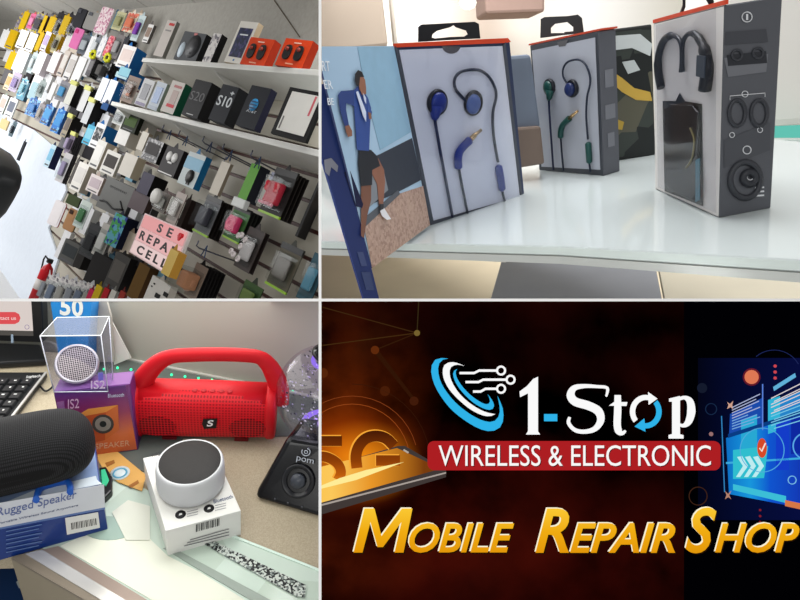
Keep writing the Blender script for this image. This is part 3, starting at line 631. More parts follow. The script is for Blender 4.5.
for s, cl in ((s_b2, (110, 110, 118)), (s_b3, (140, 164, 206))):
    w_, d_, h_ = dims(s); mb = MB(); mb.box(-w_*.3, w_*.3, -.0016, -.0002, h_*.24, h_*.82, M(cl, .2)); mb.build('window', s)
    mb = MB(); mb.box(-w_*.42, w_*.42, -.001, -.0002, h_*.02, h_*.13, M((150, 140, 170) if s is s_b2 else (190, 200, 214))); mb.build('caption', s)
w_, d_, h_ = dims(s_b4); mb = MB(); mb.box(-w_*.22, w_*.34, -.001, -.0002, h_*.18, h_*.28, M((206, 34, 54))); mb.build('red_label', s_b4); mb = MB(); mb.box(-w_*.2, w_*.36, -.001, -.0002, h_*.8, h_*.88, M((190, 120, 120))); mb.build('title_print', s_b4)
mb = MB(); mb.box(-w_*.14, w_*.3, -.001, -.0002, h_*.28, h_*.72, M((196, 176, 170))); mb.build('picture', s_b4)
w_, d_, h_ = dims(s_20); mb = MB(); text_mesh(mb, 'S20', (-w_*.42, -.0003, h_*.44), (w_*.84, 0, 0), (0, 0, h_*.24), NY, M((92, 92, 94))); mb.build('lettering', s_20)
mb = MB(); mb.box(-w_*.2, w_*.2, -.001, -.0002, h_*.05, h_*.07, M((200, 200, 200))); mb.build('caption', s_20)
w_, d_, h_ = dims(s_10); mb = MB(); text_mesh(mb, 'S10', (-w_*.42, -.0003, h_*.42), (w_*.86, 0, 0), (0, 0, h_*.28), NY, M((206, 210, 214)), bold=.01); mb.build('lettering', s_10)
mb = MB(); mb.box(w_*.24, w_*.3, -.0008, -.0002, h_*.76, h_*.86, M((206, 210, 214))); mb.box(w_*.16, w_*.38, -.0008, -.0002, h_*.8, h_*.825, M((206, 210, 214))); mb.build('plus_sign', s_10)
w_, d_, h_ = dims(s_at); mb = MB(); disk(mb, 0, h_*.55, w_*.2, M((40, 128, 180))); 
for q in (-.5, 0, .5): mb.box(-w_*.17, w_*.17, -.0018, -.0014, h_*.55+q*w_*.2-w_*.02, h_*.55+q*w_*.2+w_*.02, M((24, 60, 96)))
mb.build('globe_mark', s_at)
mb = MB(); text_mesh(mb, 'AT&T', (-w_*.24, -.0003, h_*.36), (w_*.5, 0, 0), (0, 0, h_*.06), NY, M((190, 196, 202))); mb.build('lettering', s_at)
w_, d_, h_ = dims(s_tb); mb = MB(); mb.box(-w_*.38, w_*.4, -.0012, -.0002, h_*.1, h_*.92, M((214, 212, 206), .6)); mb.build('white_sheet', s_tb)
mb = MB(); mb.box(w_*.28, w_*.33, -.0018, -.0013, h_*.5, h_*.9, M((196, 90, 100))); mb.box(-w_*.34, -w_*.3, -.0018, -.0013, h_*.14, h_*.4, M((110, 108, 106))); mb.build('side_print', s_tb)

t = get('red border'); w_, d_, h_ = dims(t); mb = MB(); mb.box(-w_*.38, w_*.38, -.0016, -.0001, h_*.1, h_*.92, M((240, 234, 236), .4)); mb.build('white_back', t, bevel=.0006, seg=1)
# fire extinguisher leaning with the wall
P = W(.1).p(33, 304); hx = 44/ppm(P, U); rx = 6.6/ppm(P, (U.cross(ray(33, 304))).normalized())
t = thing('fire_extinguisher', basis(E1, -N1, U, P), 'red fire extinguisher with white label and black hose at the lower wall edge', 'fire extinguisher')
rd = M((206, 20, 34), .3); mb = MB(); mb.lathe([(0, 0), (rx*.9, 0), (rx, rx*.2), (rx, hx*.8), (rx*.8, hx*.9), (rx*.3, hx*.97), (rx*.25, hx)], rd, 28); mb.build('cylinder_body', t)
mb = MB(); mb.lathe([(rx*1.01, hx*.36), (rx*1.02, hx*.36), (rx*1.02, hx*.6), (rx*1.01, hx*.6)], M((226, 220, 216), .5), 28); mb.build('label_band', t)
mb = MB(); mb.box(-rx*.35, rx*.35, -rx*.6, rx*.3, hx, hx*1.1, M((26, 26, 28), .4)); mb.build('valve', t, bevel=.002)
mb = MB(); mb.tube([(0, -rx*.4, hx*1.06), (-rx*.6, -rx*.9, hx*1.12), (-rx*1.3, -rx*.8, hx*1.02), (-rx*1.5, -rx*.5, hx*.8), (-rx*1.4, -rx*.4, hx*.55)], rx*.14, M((22, 22, 24), .5), 8); mb.build('hose', t)

# ---- light-up letter sign
sp = W(.17); q = [sp.p(145, 213), sp.p(190, 232), sp.p(172, 278), sp.p(129, 252)]
t = thing('letter_sign', basis(V((1, 0, 0)), V((0, 1, 0)), V((0, 0, 1))), 'pink glowing letter board reading SE REPAR CELL', 'sign')
def loc(o, P): return P
mb = MB(); mb.prism([q[3], q[2], q[1], q[0]], -N1*.01, M((240, 214, 214)), M((236, 230, 226))); mb.build('frame', t)
mb = MB(); ins = lambda u_, v_: q[0]+(q[1]-q[0])*u_+(q[3]-q[0])*v_+(q[0]+q[2]-q[1]-q[3])*u_*v_+N1*.001
for r_ in range(3):
    mb2 = MB(); mb2.prism([ins(.03, .03+r_*.32), ins(.97, .03+r_*.32), ins(.97, .33+r_*.32), ins(.03, .33+r_*.32)], N1*.001, emit_mat(((240, 170, 170), (242, 190, 190), (244, 214, 212))[r_], .85)); mb2.build('light_panel', t)
def sgtext(s, u0, u1, v0, v1):
    mb = MB(); O = ins(u0, v1)+N1*.0012; text_mesh(mb, s, O, ins(u1, v1)-ins(u0, v1), ins(u0, v0)-ins(u0, v1), N1, M((30, 22, 24)), .001, bold=.03); mb.build('lettering', t)
sgtext('S', .4, .5, .08, .28); sgtext('E', .62, .72, .08, .28); sgtext('R E P A R', .1, .94, .4, .6); sgtext('C E L L', .16, .84, .72, .92)
mb = MB()
hc = ins(.9, .16)+N1*.003; hr = .012
Xh = (q[1]-q[0]).normalized(); Zh = (q[0]-q[3]).normalized()
for sx in (-1, 1): mb.ball(hc+Xh*sx*hr*.55+Zh*hr*.3, hr*.6, M((214, 30, 44)), 10)
mb.prism([hc+Xh*hr*1.1+Zh*hr*.1, hc-Xh*hr*1.1+Zh*hr*.1, hc-Zh*hr*1.2], N1*.006, M((214, 30, 44))); mb.build('heart', t)

# ---- pegs with nothing hidden in front of them
chrome = M((96, 98, 112), .3, .8); prong = M((52, 74, 110), .4)
for i, (x, y, lab) in enumerate([(162, 130, 'above the black printed package'), (178, 136, 'above the black earbuds box'), (202, 142, 'above the white and pale blue box'), (222, 150, 'above the narrow cream box'),
                 (250, 157, 'above the green package'), (196, 247, 'above the coiled copper cable')]):
    P = W(.19).p(x, y); t = thing('peg_hook', basis(E1, -N1, U, P), 'thin metal peg hook '+lab, 'hook', 'peg hooks on the slatted wall')
    mb = MB(); mb.tube([(0, 0, .02), (0, 0, .004), (0, .01, 0), (0, .19, 0)], .0022, chrome, 6); mb.build('peg', t)
    mb = MB(); mb.box(-.012, .012, .186, .19, -.012, .012, chrome); mb.build('back_plate', t)
    mb = MB(); mb.tube([(-.012, .03, -.02), (0, .03, .014), (.012, .03, -.02)], .0018, prong, 6); mb.build('price_clip', t)
t = thing('upright_strip', basis(E1, -N1, U, W(.0).p(303, 228)), 'vertical grey and black wall strip at the right edge', 'strip')
mb = MB(); mb.box(0, .022, -.012, 0, -.01, .13, M((176, 170, 160))); mb.build('strip_body', t)
mb = MB(); mb.box(.022, .034, -.03, 0, -.03, .14, M((30, 28, 28))); mb.build('black_channel', t)

# ---- chair and desk
pc = W(.55)
mb = MB(); mb.prism(pts(pc, [(-40, 140), (-10, 146), (5, 149), (15, 155), (22, 165), (24.5, 175), (22, 188), (14, 203), (6, 216), (-10, 232), (-40, 262)]), N1*.07, M((46, 48, 50), .35, var=.2, scale=14))
t = thing('office_chair', Matrix.Identity(4), 'black leather office chair back at the left edge', 'chair')
mb.build('backrest', t, bevel=.018, seg=4, smooth=True)
mb = MB(); mb.tube(pts(W(.5), [(-8, 210), (-14, 262), (-24, 300)]), .02, M((60, 60, 62), .4, .6)); mb.build('post', t)
hp = HP(-.9)
mb = MB(); mb.prism([hp.p(x, y) for x, y in [(-60, 175), (0, 238), (30, 273), (35, 306), (-60, 330)]], -U*.03, M((226, 224, 222), .5))
t = thing('white_desk', Matrix.Identity(4), 'pale desk top in the bottom corner before the chair', 'desk'); mb.build('desk_top', t)
for t in scene.objects:
    if '_dims' in t: del t['_dims']
# =================================================================== UPPER RIGHT: earphone boxes on a glass shelf
cur[0] = 2
def depths(q):
    """relative distances that make four seen corners a parallelogram"""
    d = [ray(*p) for p in q]; A = Matrix(((-d[1].x, d[2].x, -d[3].x), (-d[1].y, d[2].y, -d[3].y), (-d[1].z, d[2].z, -d[3].z)))
    return (1.0, *(A.inverted() @ (-d[0])))
U2 = V((-.15, -.33, .93)).normalized()
FW2 = (V((0, 1, 0))-U2*U2.y).normalized(); R2 = FW2.cross(U2).normalized()
qA = [(394, 46), (503, 42), (521, 201), (430, 225)]
tA = depths(qA); PA = [ray(*p)*t for p, t in zip(qA, tA)]
k = .17/(PA[3]-PA[0]).length; PA = [p*k for p in PA]
S0 = PA[3].copy()
SH = Plane(S0, U2)                                              # the shelf top
def B2(): return basis(R2, FW2, U2)
def at2(P): return basis(V((1, 0, 0)), V((0, 1, 0)), V((0, 0, 1)), P)
class L:
    """mesh builder whose points are given in space but stored relative to a thing's base"""
    def __init__(s, O): s.O = V(O); s.mb = MB()
    def prism(s, p, d, m, side=None): s.mb.prism([V(q)-s.O for q in p], d, m, side); return s
    def tube(s, p, r, m, seg=8, **k): s.mb.tube([V(q)-s.O for q in p], r, m, seg, **k); return s
    def ball(s, c, r, m, seg=14, **k): s.mb.ball(V(c)-s.O, r, m, seg, **k); return s
    def hexa(s, p, m, sides=None): s.mb.hexa([V(q)-s.O for q in p], m, sides); return s
    def lathe(s, prof, m, seg, c, ax, **k): s.mb.lathe(prof, m, seg, V(c)-s.O, ax, **k); return s
    def text(s, st, pl, bl, br, tl, m, off=.0003, thick=.0003, **k):
        O = pl.p(*bl, off); text_mesh(s.mb, st, O-s.O, pl.p(*br, off)-O, pl.p(*tl, off)-O, pl.n, m, thick, **k); return s
    def build(s, n, parent, **k): return s.mb.build(n, parent, **k)
# shelf and what lies around it
glass2 = M((196, 204, 204), .08, var=.05, scale=3, spec=.6)
mb = MB(); poly = [SH.p(x, y) for x, y in [(250, 240), (560, 246), (840, 262), (900, 150), (640, 128), (300, 128)]]
t2 = thing('glass_shelf', at2(S0), 'pale glass display shelf under the three earphone boxes', 'shelf')
l = L(S0); l.prism(poly, -U2*.008, glass2, M((226, 238, 234), .2)); l.build('glass_top', t2, bevel=.001, seg=1)
fe = [SH.p(x, y) for x, y in [(250, 240), (560, 246), (840, 262)]]
l = L(S0); l.prism([fe[0]-U2*.0085, fe[1]-U2*.0085, fe[2]-U2*.0085, fe[2]-U2*.0085+FW2*.006, fe[1]-U2*.0085+FW2*.006, fe[0]-U2*.0085+FW2*.006], -U2*.006, M((214, 218, 214), .3, .3)); l.build('edge_rail', t2)
FL = Plane(S0-U2*.42, U2)
beige = M((216, 202, 174), .6, var=.12, scale=5)
mb = MB(); mb.prism([FL.p(x, y) for x, y in [(240, 205), (880, 205), (880, 420), (240, 420)]], -U2*.02, beige); struct('floor_tiles', mb)
D2 = Plane(S0-U2*.30, U2)
t = thing('counter_mat', at2(D2.p(580, 280)), 'dark grey mat lying below the glass shelf', 'mat')
l = L(D2.p(580, 280)); l.prism([D2.p(x, y) for x, y in [(503, 256), (655, 264), (668, 330), (482, 330)]], -U2*.02, M((140, 142, 148), .7, var=.1, scale=8)); l.build('mat_sheet', t)
t = thing('beige_board', at2(D2.p(730, 290)), 'pale beige panel below the shelf right of the dark mat', 'panel')
l = L(D2.p(730, 290)); l.prism([D2.p(x, y) for x, y in [(658, 262), (850, 276), (850, 345), (671, 330)]], -U2*.02, M((206, 198, 178), .6, var=.1, scale=6)); l.build('panel_sheet', t)
t = thing('white_ledge', at2(SH.p(440, 250)), 'narrow white ledge under the left end of the shelf', 'ledge')
D3 = Plane(S0-U2*.04, U2); l = L(SH.p(440, 250)); l.prism([D3.p(x, y) for x, y in [(376, 240), (505, 247), (505, 253), (373, 247)]], -U2*.01, M((236, 232, 220), .4)); l.build('ledge_board', t)
# the store far behind
BW = Plane(S0+FW2*2.2, -FW2)
C2 = BW.p(560, 60)
wm = ramp_mat([(0, (150, 136, 122)), (.12, (186, 172, 156)), (.2, (236, 230, 220)), (.3, (232, 226, 218)), (.42, (196, 180, 166)), (.5, (226, 220, 210)), (.62, (240, 238, 234)), (.8, (222, 218, 206)), (1, (244, 244, 240))], 0, -1.25, 1.2, .8, wob=.25, wscale=1.4, interp='EASE')
mb = MB(); mb.box(-2.2, 2.4, 0, .03, -1.6, 1.6, wm); mb.build; o = struct('wall_store', mb, mw=basis(R2, FW2, U2, C2))
def block(name, px4, Yd, dep, mat, label, cat, bevel=.01, part='body'):
    pl = Plane(S0+FW2*Yd, -FW2); q = [pl.p(*p) for p in px4]; O = q[3]
    t = thing(name, at2(O), label, cat); l = L(O); l.prism(q, FW2*dep, mat); l.build(part, t, bevel=bevel); return t, pl, O
block('store_shelf_unit', [(290, -20), (380, -24), (388, 46), (290, 56)], 1.5, .3, M((158, 144, 130), .9, var=.15, scale=3), 'taupe shelf unit in the far background on the left', 'shelf unit', .01)
block('store_pillar', [(389, -20), (420, -20), (428, 48), (396, 52)], 1.6, .2, M((250, 246, 238), .8), 'cream white pillar behind the front box hang tab', 'pillar', .03)
block('ceiling_lamp', [(460, -6), (478, -6), (478, 9), (460, 9)], 1.4, .05, emit_mat((255, 250, 240), 1.2), 'round glowing lamp far behind the front box', 'lamp', .02)
block('store_counter', [(484, -20), (545, -20), (545, 12), (486, 14)], 1.7, .2, M((150, 126, 116), .9), 'brownish blurred counter above the middle box', 'counter', .01)
block('background_box', [(506, 56), (531, 54), (541, 128), (515, 132)], .16, .06, M((112, 122, 138), .6, var=.2, scale=20), 'grey blue box peeking out between the front and middle boxes', 'box', .004, 'carton')
block('tan_box', [(514, 128), (541, 126), (545, 164), (520, 168)], .15, .05, M((120, 104, 94), .6), 'brown box low behind the middle box', 'box', .003, 'carton')
pd = print_mat((34, 38, 36), (60, 66, 62), (196, 160, 60), 26, thr=.7)
t, pl, O = block('picture_display', [(606, 30), (652, 24), (656, 160), (610, 160)], .2, .02, M((40, 42, 42), .5), 'dark display picture with gold and white swirls between the boxes', 'picture', .002, 'backing')
l = L(O); l.prism(pts(pl, [(609, 33), (651, 28), (654, 157), (612, 157)], .001), -FW2*.001, print_mat((30, 34, 34), (56, 62, 58), (90, 88, 74), 22, thr=.6)); l.build('print', t)
for nm, c, pp in (('gold_swirl', (200, 164, 70), [(613, 72), (622, 78), (634, 88), (650, 92), (652, 101), (636, 100), (622, 92), (613, 84)]), ('white_swirl', (200, 206, 206), [(612, 36), (640, 34), (652, 44), (650, 56), (632, 48), (616, 50)]),
                  ('white_spot', (190, 196, 196), [(622, 62), (634, 60), (640, 70), (628, 74)]), ('gold_spot', (180, 150, 60), [(614, 118), (624, 122), (622, 130), (612, 128)])):
    l = L(O); l.prism(pts(pl, pp, .0022), -FW2*.0006, M(c, .5)); l.build(nm, t)
block('white_cabinet', [(722, -20), (830, -20), (830, 124), (776, 128), (722, 126)], .9, .2, M((240, 238, 232), .7, var=.06, scale=2), 'white cabinet blurred behind the right box', 'cabinet', .02)
block('light_strip', [(766, 127), (830, 124), (830, 138), (766, 138)], .8, .02, emit_mat((110, 214, 196), .8), 'teal glowing strip behind the right box', 'light strip', .004, 'tube')
block('low_counter', [(740, 139), (830, 139), (830, 200), (740, 200)], .85, .1, M((222, 224, 220), .5), 'pale counter below the teal strip', 'counter', .01)

# ---- front box (left of the three)
nA = (PA[1]-PA[0]).cross(PA[3]-PA[0]).normalized()
if nA.y > 0: nA = -nA
FA = Plane(PA[0], nA); OA = PA[3]
boxA = thing('earphone_box', at2(OA), 'front earphone box with open cover and blue sport earphones in its window', 'box', 'earphone boxes on the glass shelf')
outer = [FA.p(394, 46), FA.p(510, 42), FA.p(525, 199.5), FA.p(429.5, 226)]
navy = M((40, 52, 84), .35); wht = M((226, 226, 236), .5, var=.02); blk = M((26, 26, 30), .4)
l = L(OA); l.prism(outer, -nA*.038, navy, M((44, 52, 74), .4)); l.build('carton', boxA, bevel=.0006, seg=1)
l = L(OA); l.prism(pts(FA, [(398, 50), (502, 46), (519.5, 196.5), (432.5, 220.5)], .0002), nA*.0006, wht); l.build('window_card', boxA)
for nm, q in (('frame_edge', [(394, 46), (398, 50), (432.5, 220.5), (429.5, 226)]), ('frame_edge', [(429.5, 226), (432.5, 220.5), (519.5, 196.5), (525, 199.5)]), ('frame_edge', [(502, 46), (504.5, 42.5), (522, 199), (519.5, 196.5)])):
    l = L(OA); l.prism(pts(FA, q, .0002), nA*.0016, M((70, 74, 84), .3)); l.build(nm, boxA)
l = L(OA); l.prism(pts(FA, [(393.5, 47.5), (504, 43), (510, 42), (507, 38), (393, 43.5)], -.0002), nA*.0014, M((214, 68, 34), .4)); l.build('orange_edge', boxA)
tabA = [[(418, 42), (418, 27), (421, 24.5), (436, 23.8), (436, 31), (431.5, 34.5), (431, 37.5), (434, 38.5), (450, 37), (450, 40)], [(450, 40), (450, 37), (464, 36.5), (467.5, 34), (466, 30.8), (456, 27.5), (453, 25), (453, 22.8), (474, 21.8), (478, 24), (479.5, 38.5)], [(436, 23.8), (453, 22.8), (453, 25), (449, 27.5), (443, 29), (436, 31)]]
l = L(OA)
for q in tabA: l.prism(pts(FA, q, -.001), nA*.0012, blk)
l.build('hang_tab', boxA)
l = L(OA); ctr = FA.p(451, 46.5, .0009); l.prism([FA.p(451+9*math.cos(a*math.pi/10), 46.2+7.5*math.sin(a*math.pi/10)-(a/10-.5)*.4, .0009) for a in range(11)], nA*.0004, M((84, 80, 84), .5)); l.build('thumb_notch', boxA)
l = L(OA); l.prism(pts(FA, [(398, 50), (502, 46), (519.5, 196.5), (432.5, 220.5)], .012), nA*.0002, clear_mat((244, 246, 250), .03, .05)); l.build('window_film', boxA)
# opened cover: printed panel with the runner, and the flap beyond it
qp = [(316, 46.5), (394, 46), (430, 225), (372, 268)]
tq = depths(qp); s_ = (PA[0].y)/(ray(394, 46).y*tq[1]); 
PC = [ray(*p)*t*s_ for p, t in zip(qp, tq)]
nC = (PC[1]-PC[0]).cross(PC[3]-PC[0]).normalized(); nC = -nC if nC.y > 0 else nC
CP = Plane(PC[0], nC)
cov = L(OA); cov.prism(pts(CP, qp), -nC*.0015, ramp_mat([(0, (150, 180, 208)), (.5, (176, 206, 230)), (1, (120, 160, 190))], 0, -.1, .06, .35), M((60, 70, 110))); cover = cov.build('open_cover', boxA)
def dec(nm, poly, c, off=.0004, par=None, rough=.45):
    l = L(OA); l.prism(pts(CP, poly, off), nC*.00015, c if not isinstance(c, tuple) else M(c, rough, var=.08, scale=90)); o = l.build(nm, cover); return o
dec('printed_wall', [(357.5, 47), (394, 46.5), (411, 132), (380, 150), (366, 95)], (138, 176, 202), .0002)
dec('printed_fence', [(371, 158), (380, 154), (412, 138), (421, 180), (398, 192), (372, 204)], (44, 50, 62), .0003)
dec('printed_low_wall', [(363, 176), (384, 172), (388, 190), (364, 212)], (128, 134, 142), .0006)
dec('printed_path', [(364, 226), (398, 194), (423, 186), (430, 225), (372, 268)], print_mat((176, 146, 130), (186, 156, 140), (158, 126, 112), 420, thr=.5), .0004)
dec('printed_kerb', [(364, 218), (398, 190), (400, 194), (366, 226)], (84, 88, 96), .0006)
rn = .0009
for nm, p, c in (
 ('runner_back_leg', [(361, 184), (371, 183), (371, 200), (367, 216), (364, 238), (361, 236), (361, 212)], (120, 78, 60)),
 ('runner_front_leg', [(370, 158), (378, 158), (384, 170), (385, 182), (383, 206), (379, 206), (377, 184), (371, 172)], (142, 94, 74)),
 ('runner_shorts', [(359, 147), (371, 150), (377, 156), (380, 166), (372, 170), (372, 185), (361, 186), (358, 164)], (28, 30, 38)),
 ('runner_jacket', [(353, 91), (358, 86), (364, 92), (368, 98), (371, 108), (370, 126), (369, 151), (357, 150), (355, 122)], (48, 76, 146)),
 ('runner_sleeve', [(354, 90), (341, 91), (338, 95), (340, 110), (345, 127), (349, 126), (346, 110), (346, 103), (354, 106)], (40, 62, 124)),
 ('runner_forearm', [(367, 103), (372, 112), (370, 121), (368, 122)], (50, 80, 150)),
 ('runner_hand', [(345, 126), (349, 125), (352, 131), (352, 136), (348, 137), (346, 132)], (138, 92, 72)),
 ('runner_other_hand', [(368, 112), (371, 113), (371.5, 119), (369, 119)], (138, 92, 72)),
 ('runner_neck', [(359, 82), (363, 84), (364, 92), (359, 90)], (130, 86, 66)),
 ('runner_face', [(357, 74), (362, 75), (365, 80), (366, 88), (366, 94), (362, 95), (359, 87)], (146, 98, 76)),
 ('runner_hair', [(355, 81), (355, 74), (358, 70), (362, 72), (364, 77), (360, 77), (359, 86), (356.5, 85)], (26, 22, 24)),
 ('runner_shoe', [(380, 211), (384, 208), (389, 216), (391, 219), (387, 220), (382, 216)], (232, 232, 238)),
 ('runner_sock', [(379.5, 204), (383.5, 204), (383.5, 209), (380, 210)], (34, 34, 40)),
 ('jacket_stripe', [(356, 92), (358, 91), (366, 112), (366, 122), (363, 116)], (206, 214, 234)),
 ('jacket_stripe', [(363, 93), (366, 98), (366, 104), (364, 100)], (206, 214, 234))):
    dec(nm, p, c, rn); rn += .00012
for st, bl, br, tl in (('RT', (322, 71), (330, 71), (321, 61)), ('ER', (325, 89), (333, 89), (323, 80)), ('BE', (328, 105), (334, 105), (327, 98))):
    l = L(OA); l.text(st, CP, bl, br, tl, M((226, 232, 240))); l.build('lettering', cover)
# flap along the cover's far edge, standing towards the viewer
fq = [(308, 46), (318.5, 46), (379, 301), (363, 301)]
FP = Plane(PC[3]+nC*.004, (nC*.8-R2*.5).normalized())
l = L(OA); l.prism(pts(FP, [(300, 84), (325, 84), (381, 306), (366, 306)]), -FP.n*.003, M((38, 52, 104), .35), M((52, 72, 140))); flap = l.build('cover_flap', boxA)
for nm, p, c in (('printed_earbud', [(324, 160), (331, 158), (338, 166), (337, 172), (331, 167), (329, 176), (325, 172)], (126, 128, 140)), ('flap_tongue', [(344, 172), (350, 171), (363, 204), (362, 208), (355, 206)], (24, 28, 62)),
                 ('small_print', [(357, 252), (363, 252), (367, 266), (361, 266)], (66, 78, 120)), ('small_print', [(361, 272), (370, 272), (374, 290), (366, 290)], (60, 72, 112))):
    l = L(OA); l.prism(pts(FP, p, .0004), FP.n*.0004, M(c, .5)); l.build(nm, flap)
# earphones behind the film
def tub(pl, path, off): return [pl.p(x, y, off) for x, y in path]
def smooth(path, n=4):
    out = []; P = [V((x, y)) for x, y in path]
    for i in range(len(P)-1):
        p0, p1, p2, p3 = P[max(i-1, 0)], P[i], P[i+1], P[min(i+2, len(P)-1)]
        for k in range(n):
            t = k/n; out.append(.5*((2*p1)+(p2-p0)*t+(2*p0-5*p1+4*p2-p3)*t*t+(3*p1-p0-3*p2+p3)*t*t*t))
    out.append(P[-1]); return [(p.x, p.y) for p in out]
def earphones(pl, mp, col, col2, label, sc=1.0, O=None):
    c1, c2 = M(col, .3), M(col2, .35); dk = M((24, 26, 36), .3)
    O = pl.p(*mp(458, 150), .002)
    t = thing('earphones', at2(O), label, 'earphones', 'earphones in their boxes')
    X = (pl.p(*mp(470, 100))-pl.p(*mp(440, 100))).normalized(); Z = pl.n; Yv = Z.cross(X)
    ax = (X, Yv, Z); w = ((pl.p(*mp(480, 100))-pl.p(*mp(470, 100))).length)/10
    for nm, (cx, cy) in (('left', (436, 102.5)), ('right', (472, 103))):
        l = L(O); l.lathe([(0, 0), (8.2*w, 0), (8.8*w, .002), (8.2*w, .004), (7*w, .0045)], dk, 20, pl.p(*mp(cx, cy), .0012), ax)
        b = l.build('ear_tip', t)
        l = L(O); cc = (cx, cy) if nm == 'left' else (cx-1.5, cy+1)
        l.lathe([(6.9*w, .0015), (6.6*w, .005), (5*w, .007), (2.6*w, .0078), (0, .008)], c1 if nm == 'left' else c2, 20, pl.p(*mp(*cc), .0012), ax); l.build('earbud', t)
    l = L(O); l.tube(tub(pl, [mp(*q) for q in [(436, 106), (435, 117), (434.5, 120)]], .005), [4.6*w, 3*w, 1.8*w], c1, 10); l.build('strain_relief', t)
    l = L(O); l.tube(tub(pl, [mp(*q) for q in [(434.5, 118), (440, 150), (452.5, 217)]], .004), 1.1*w, M((28, 36, 70), .4), 8); l.build('cable', t)
    l = L(O); l.tube(tub(pl, [mp(*q) for q in smooth([(466, 101), (461, 96), (455.5, 89), (454.5, 80), (459, 73), (468, 70), (480, 70.5), (489, 77), (495, 88), (496, 98), (493, 112), (493.5, 135), (498, 162)])], .004), 1.05*w, M((34, 42, 60), .4), 8); l.build('ear_hook_cable', t)
    l = L(O); l.tube(tub(pl, [mp(*q) for q in [(498.2, 165), (498.6, 167), (500.5, 178), (502, 189), (502.3, 191)]], .004), [1.2*w, 3*w, 3.1*w, 3*w, 1.4*w], c1, 10); l.build('inline_remote', t)
    l = L(O); l.tube(tub(pl, [mp(*q) for q in [(502, 190), (504.5, 201)]], .004), 1*w, M((34, 42, 60), .4), 6); l.build('cable', t)
    l = L(O); l.tube(tub(pl, [mp(*q) for q in smooth([(458.6, 169), (458, 160), (459.5, 152), (464, 146), (469.5, 140.5)])], .005), [1.8*w]+[3*w]*14+[3.2*w]*2, c1, 10); l.build('plug_sleeve', t)
    l = L(O); l.tube(tub(pl, [mp(*q) for q in [(469, 141), (475, 135), (476, 134.2), (481, 130)]], .005), [1.9*w, 1.8*w, 1.3*w, 1.2*w], M((196, 164, 120), .25, .8), 10); l.build('plug_tip', t)
    l = L(O); l.tube(tub(pl, [mp(*q) for q in [(458.6, 167), (462, 186), (467.5, 213)]], .004), 1*w, M((34, 42, 60), .4), 6); l.build('cable', t)
earphones(FA, lambda x, y: (x, y), (34, 52, 132), (56, 86, 150), 'blue sport earphones in the window of the front box')

# ---- parallelepiped cartons
def ppd(q6, dz=None):
    """q6: shared bottom, shared top, left bottom, left top, right bottom, right top (seen corners)"""
    cb, ct, lb, lt, rb, rt = q6
    tf = depths([lt, ct, cb, lb]); ts = depths([ct, rt, rb, cb])
    k0 = SH.P.dot(SH.n)/SH.n.dot(ray(*cb))
    C0 = ray(*cb)*k0
    up1 = ray(*ct)*(k0*tf[1]/tf[2]); up2 = ray(*ct)*(k0*ts[0]/ts[3])
    Ltt = SH.p(*lb); Rt = SH.p(*rb)
    # upright of the height that reaches the seen top
    lo, hi = .01, .6
    for _ in range(40):
        m = (lo+hi)/2; p = C0+U2*m
        if px_of(p).y > ct[1]: lo = m
        else: hi = m
    return C0, Ltt-C0, Rt-C0, U2*lo
def carton(name, q6, front, side, label, group=None, cat='box', edge=None):
    C0, Lv, Rv, Up = ppd(q6)
    t = thing(name, at2(C0), label, cat, group)
    l = L(C0); Z = V((0, 0, 0))
    l.hexa([C0+Lv, C0, C0+Rv, C0+Lv+Rv, C0+Lv+Up, C0+Up, C0+Rv+Up, C0+Lv+Rv+Up], side, {2: front, 3: side})
    l.build('carton', t, bevel=.0008, seg=1)
    nf = Lv.cross(Up).normalized(); nf = nf if nf.dot(C0) < 0 else -nf
    ns = Rv.cross(Up).normalized(); ns = ns if ns.dot(C0) < 0 else -ns
    return t, C0, Lv, Rv, Up, Plane(C0, nf), Plane(C0, ns)
grayside = M((84, 86, 94), .4)
tB, CB, LB, RB, UB, FB, SB = carton('earphone_box', [(604, 176), (595, 31), (539, 170), (526, 40), (620, 171), (610, 30)], M((60, 64, 72), .4), grayside, 'middle earphone box standing further back with dark green tipped earphones', 'earphone boxes on the glass shelf')
cornB = [CB+LB+UB, CB+UB, CB, CB+LB]
def quadmap(c4, plane):
    """maps the front box's picture positions onto another box's face"""
    src = (394, 46), (504, 42), (522, 200), (430, 225)
    def f(x, y):
        # inverse bilinear on the source quad by Newton steps
        u = v = .5
        for _ in range(12):
            sx = [s[0] for s in src]; sy = [s[1] for s in src]
            X = (1-u)*(1-v)*sx[0]+u*(1-v)*sx[1]+u*v*sx[2]+(1-u)*v*sx[3]; Y = (1-u)*(1-v)*sy[0]+u*(1-v)*sy[1]+u*v*sy[2]+(1-u)*v*sy[3]
            xu = (1-v)*(sx[1]-sx[0])+v*(sx[2]-sx[3]); xv = (1-u)*(sx[3]-sx[0])+u*(sx[2]-sx[1])
            yu = (1-v)*(sy[1]-sy[0])+v*(sy[2]-sy[3]); yv = (1-u)*(sy[3]-sy[0])+u*(sy[2]-sy[1])
            d = xu*yv-xv*yu; ex, ey = x-X, y-Y; u += (ex*yv-ey*xv)/d; v += (ey*xu-ex*yu)/d
        P = c4[0]+(c4[1]-c4[0])*u+(c4[3]-c4[0])*v
        q = px_of(P); return (q.x, q.y)
    return f
mB = quadmap(cornB, FB)
l = L(CB); l.prism(pts(FB, [mB(399, 53), mB(500, 48), mB(517, 194), mB(434, 218)], .0003), FB.n*.0006, M((176, 180, 192), .5)); l.build('window_card', tB)
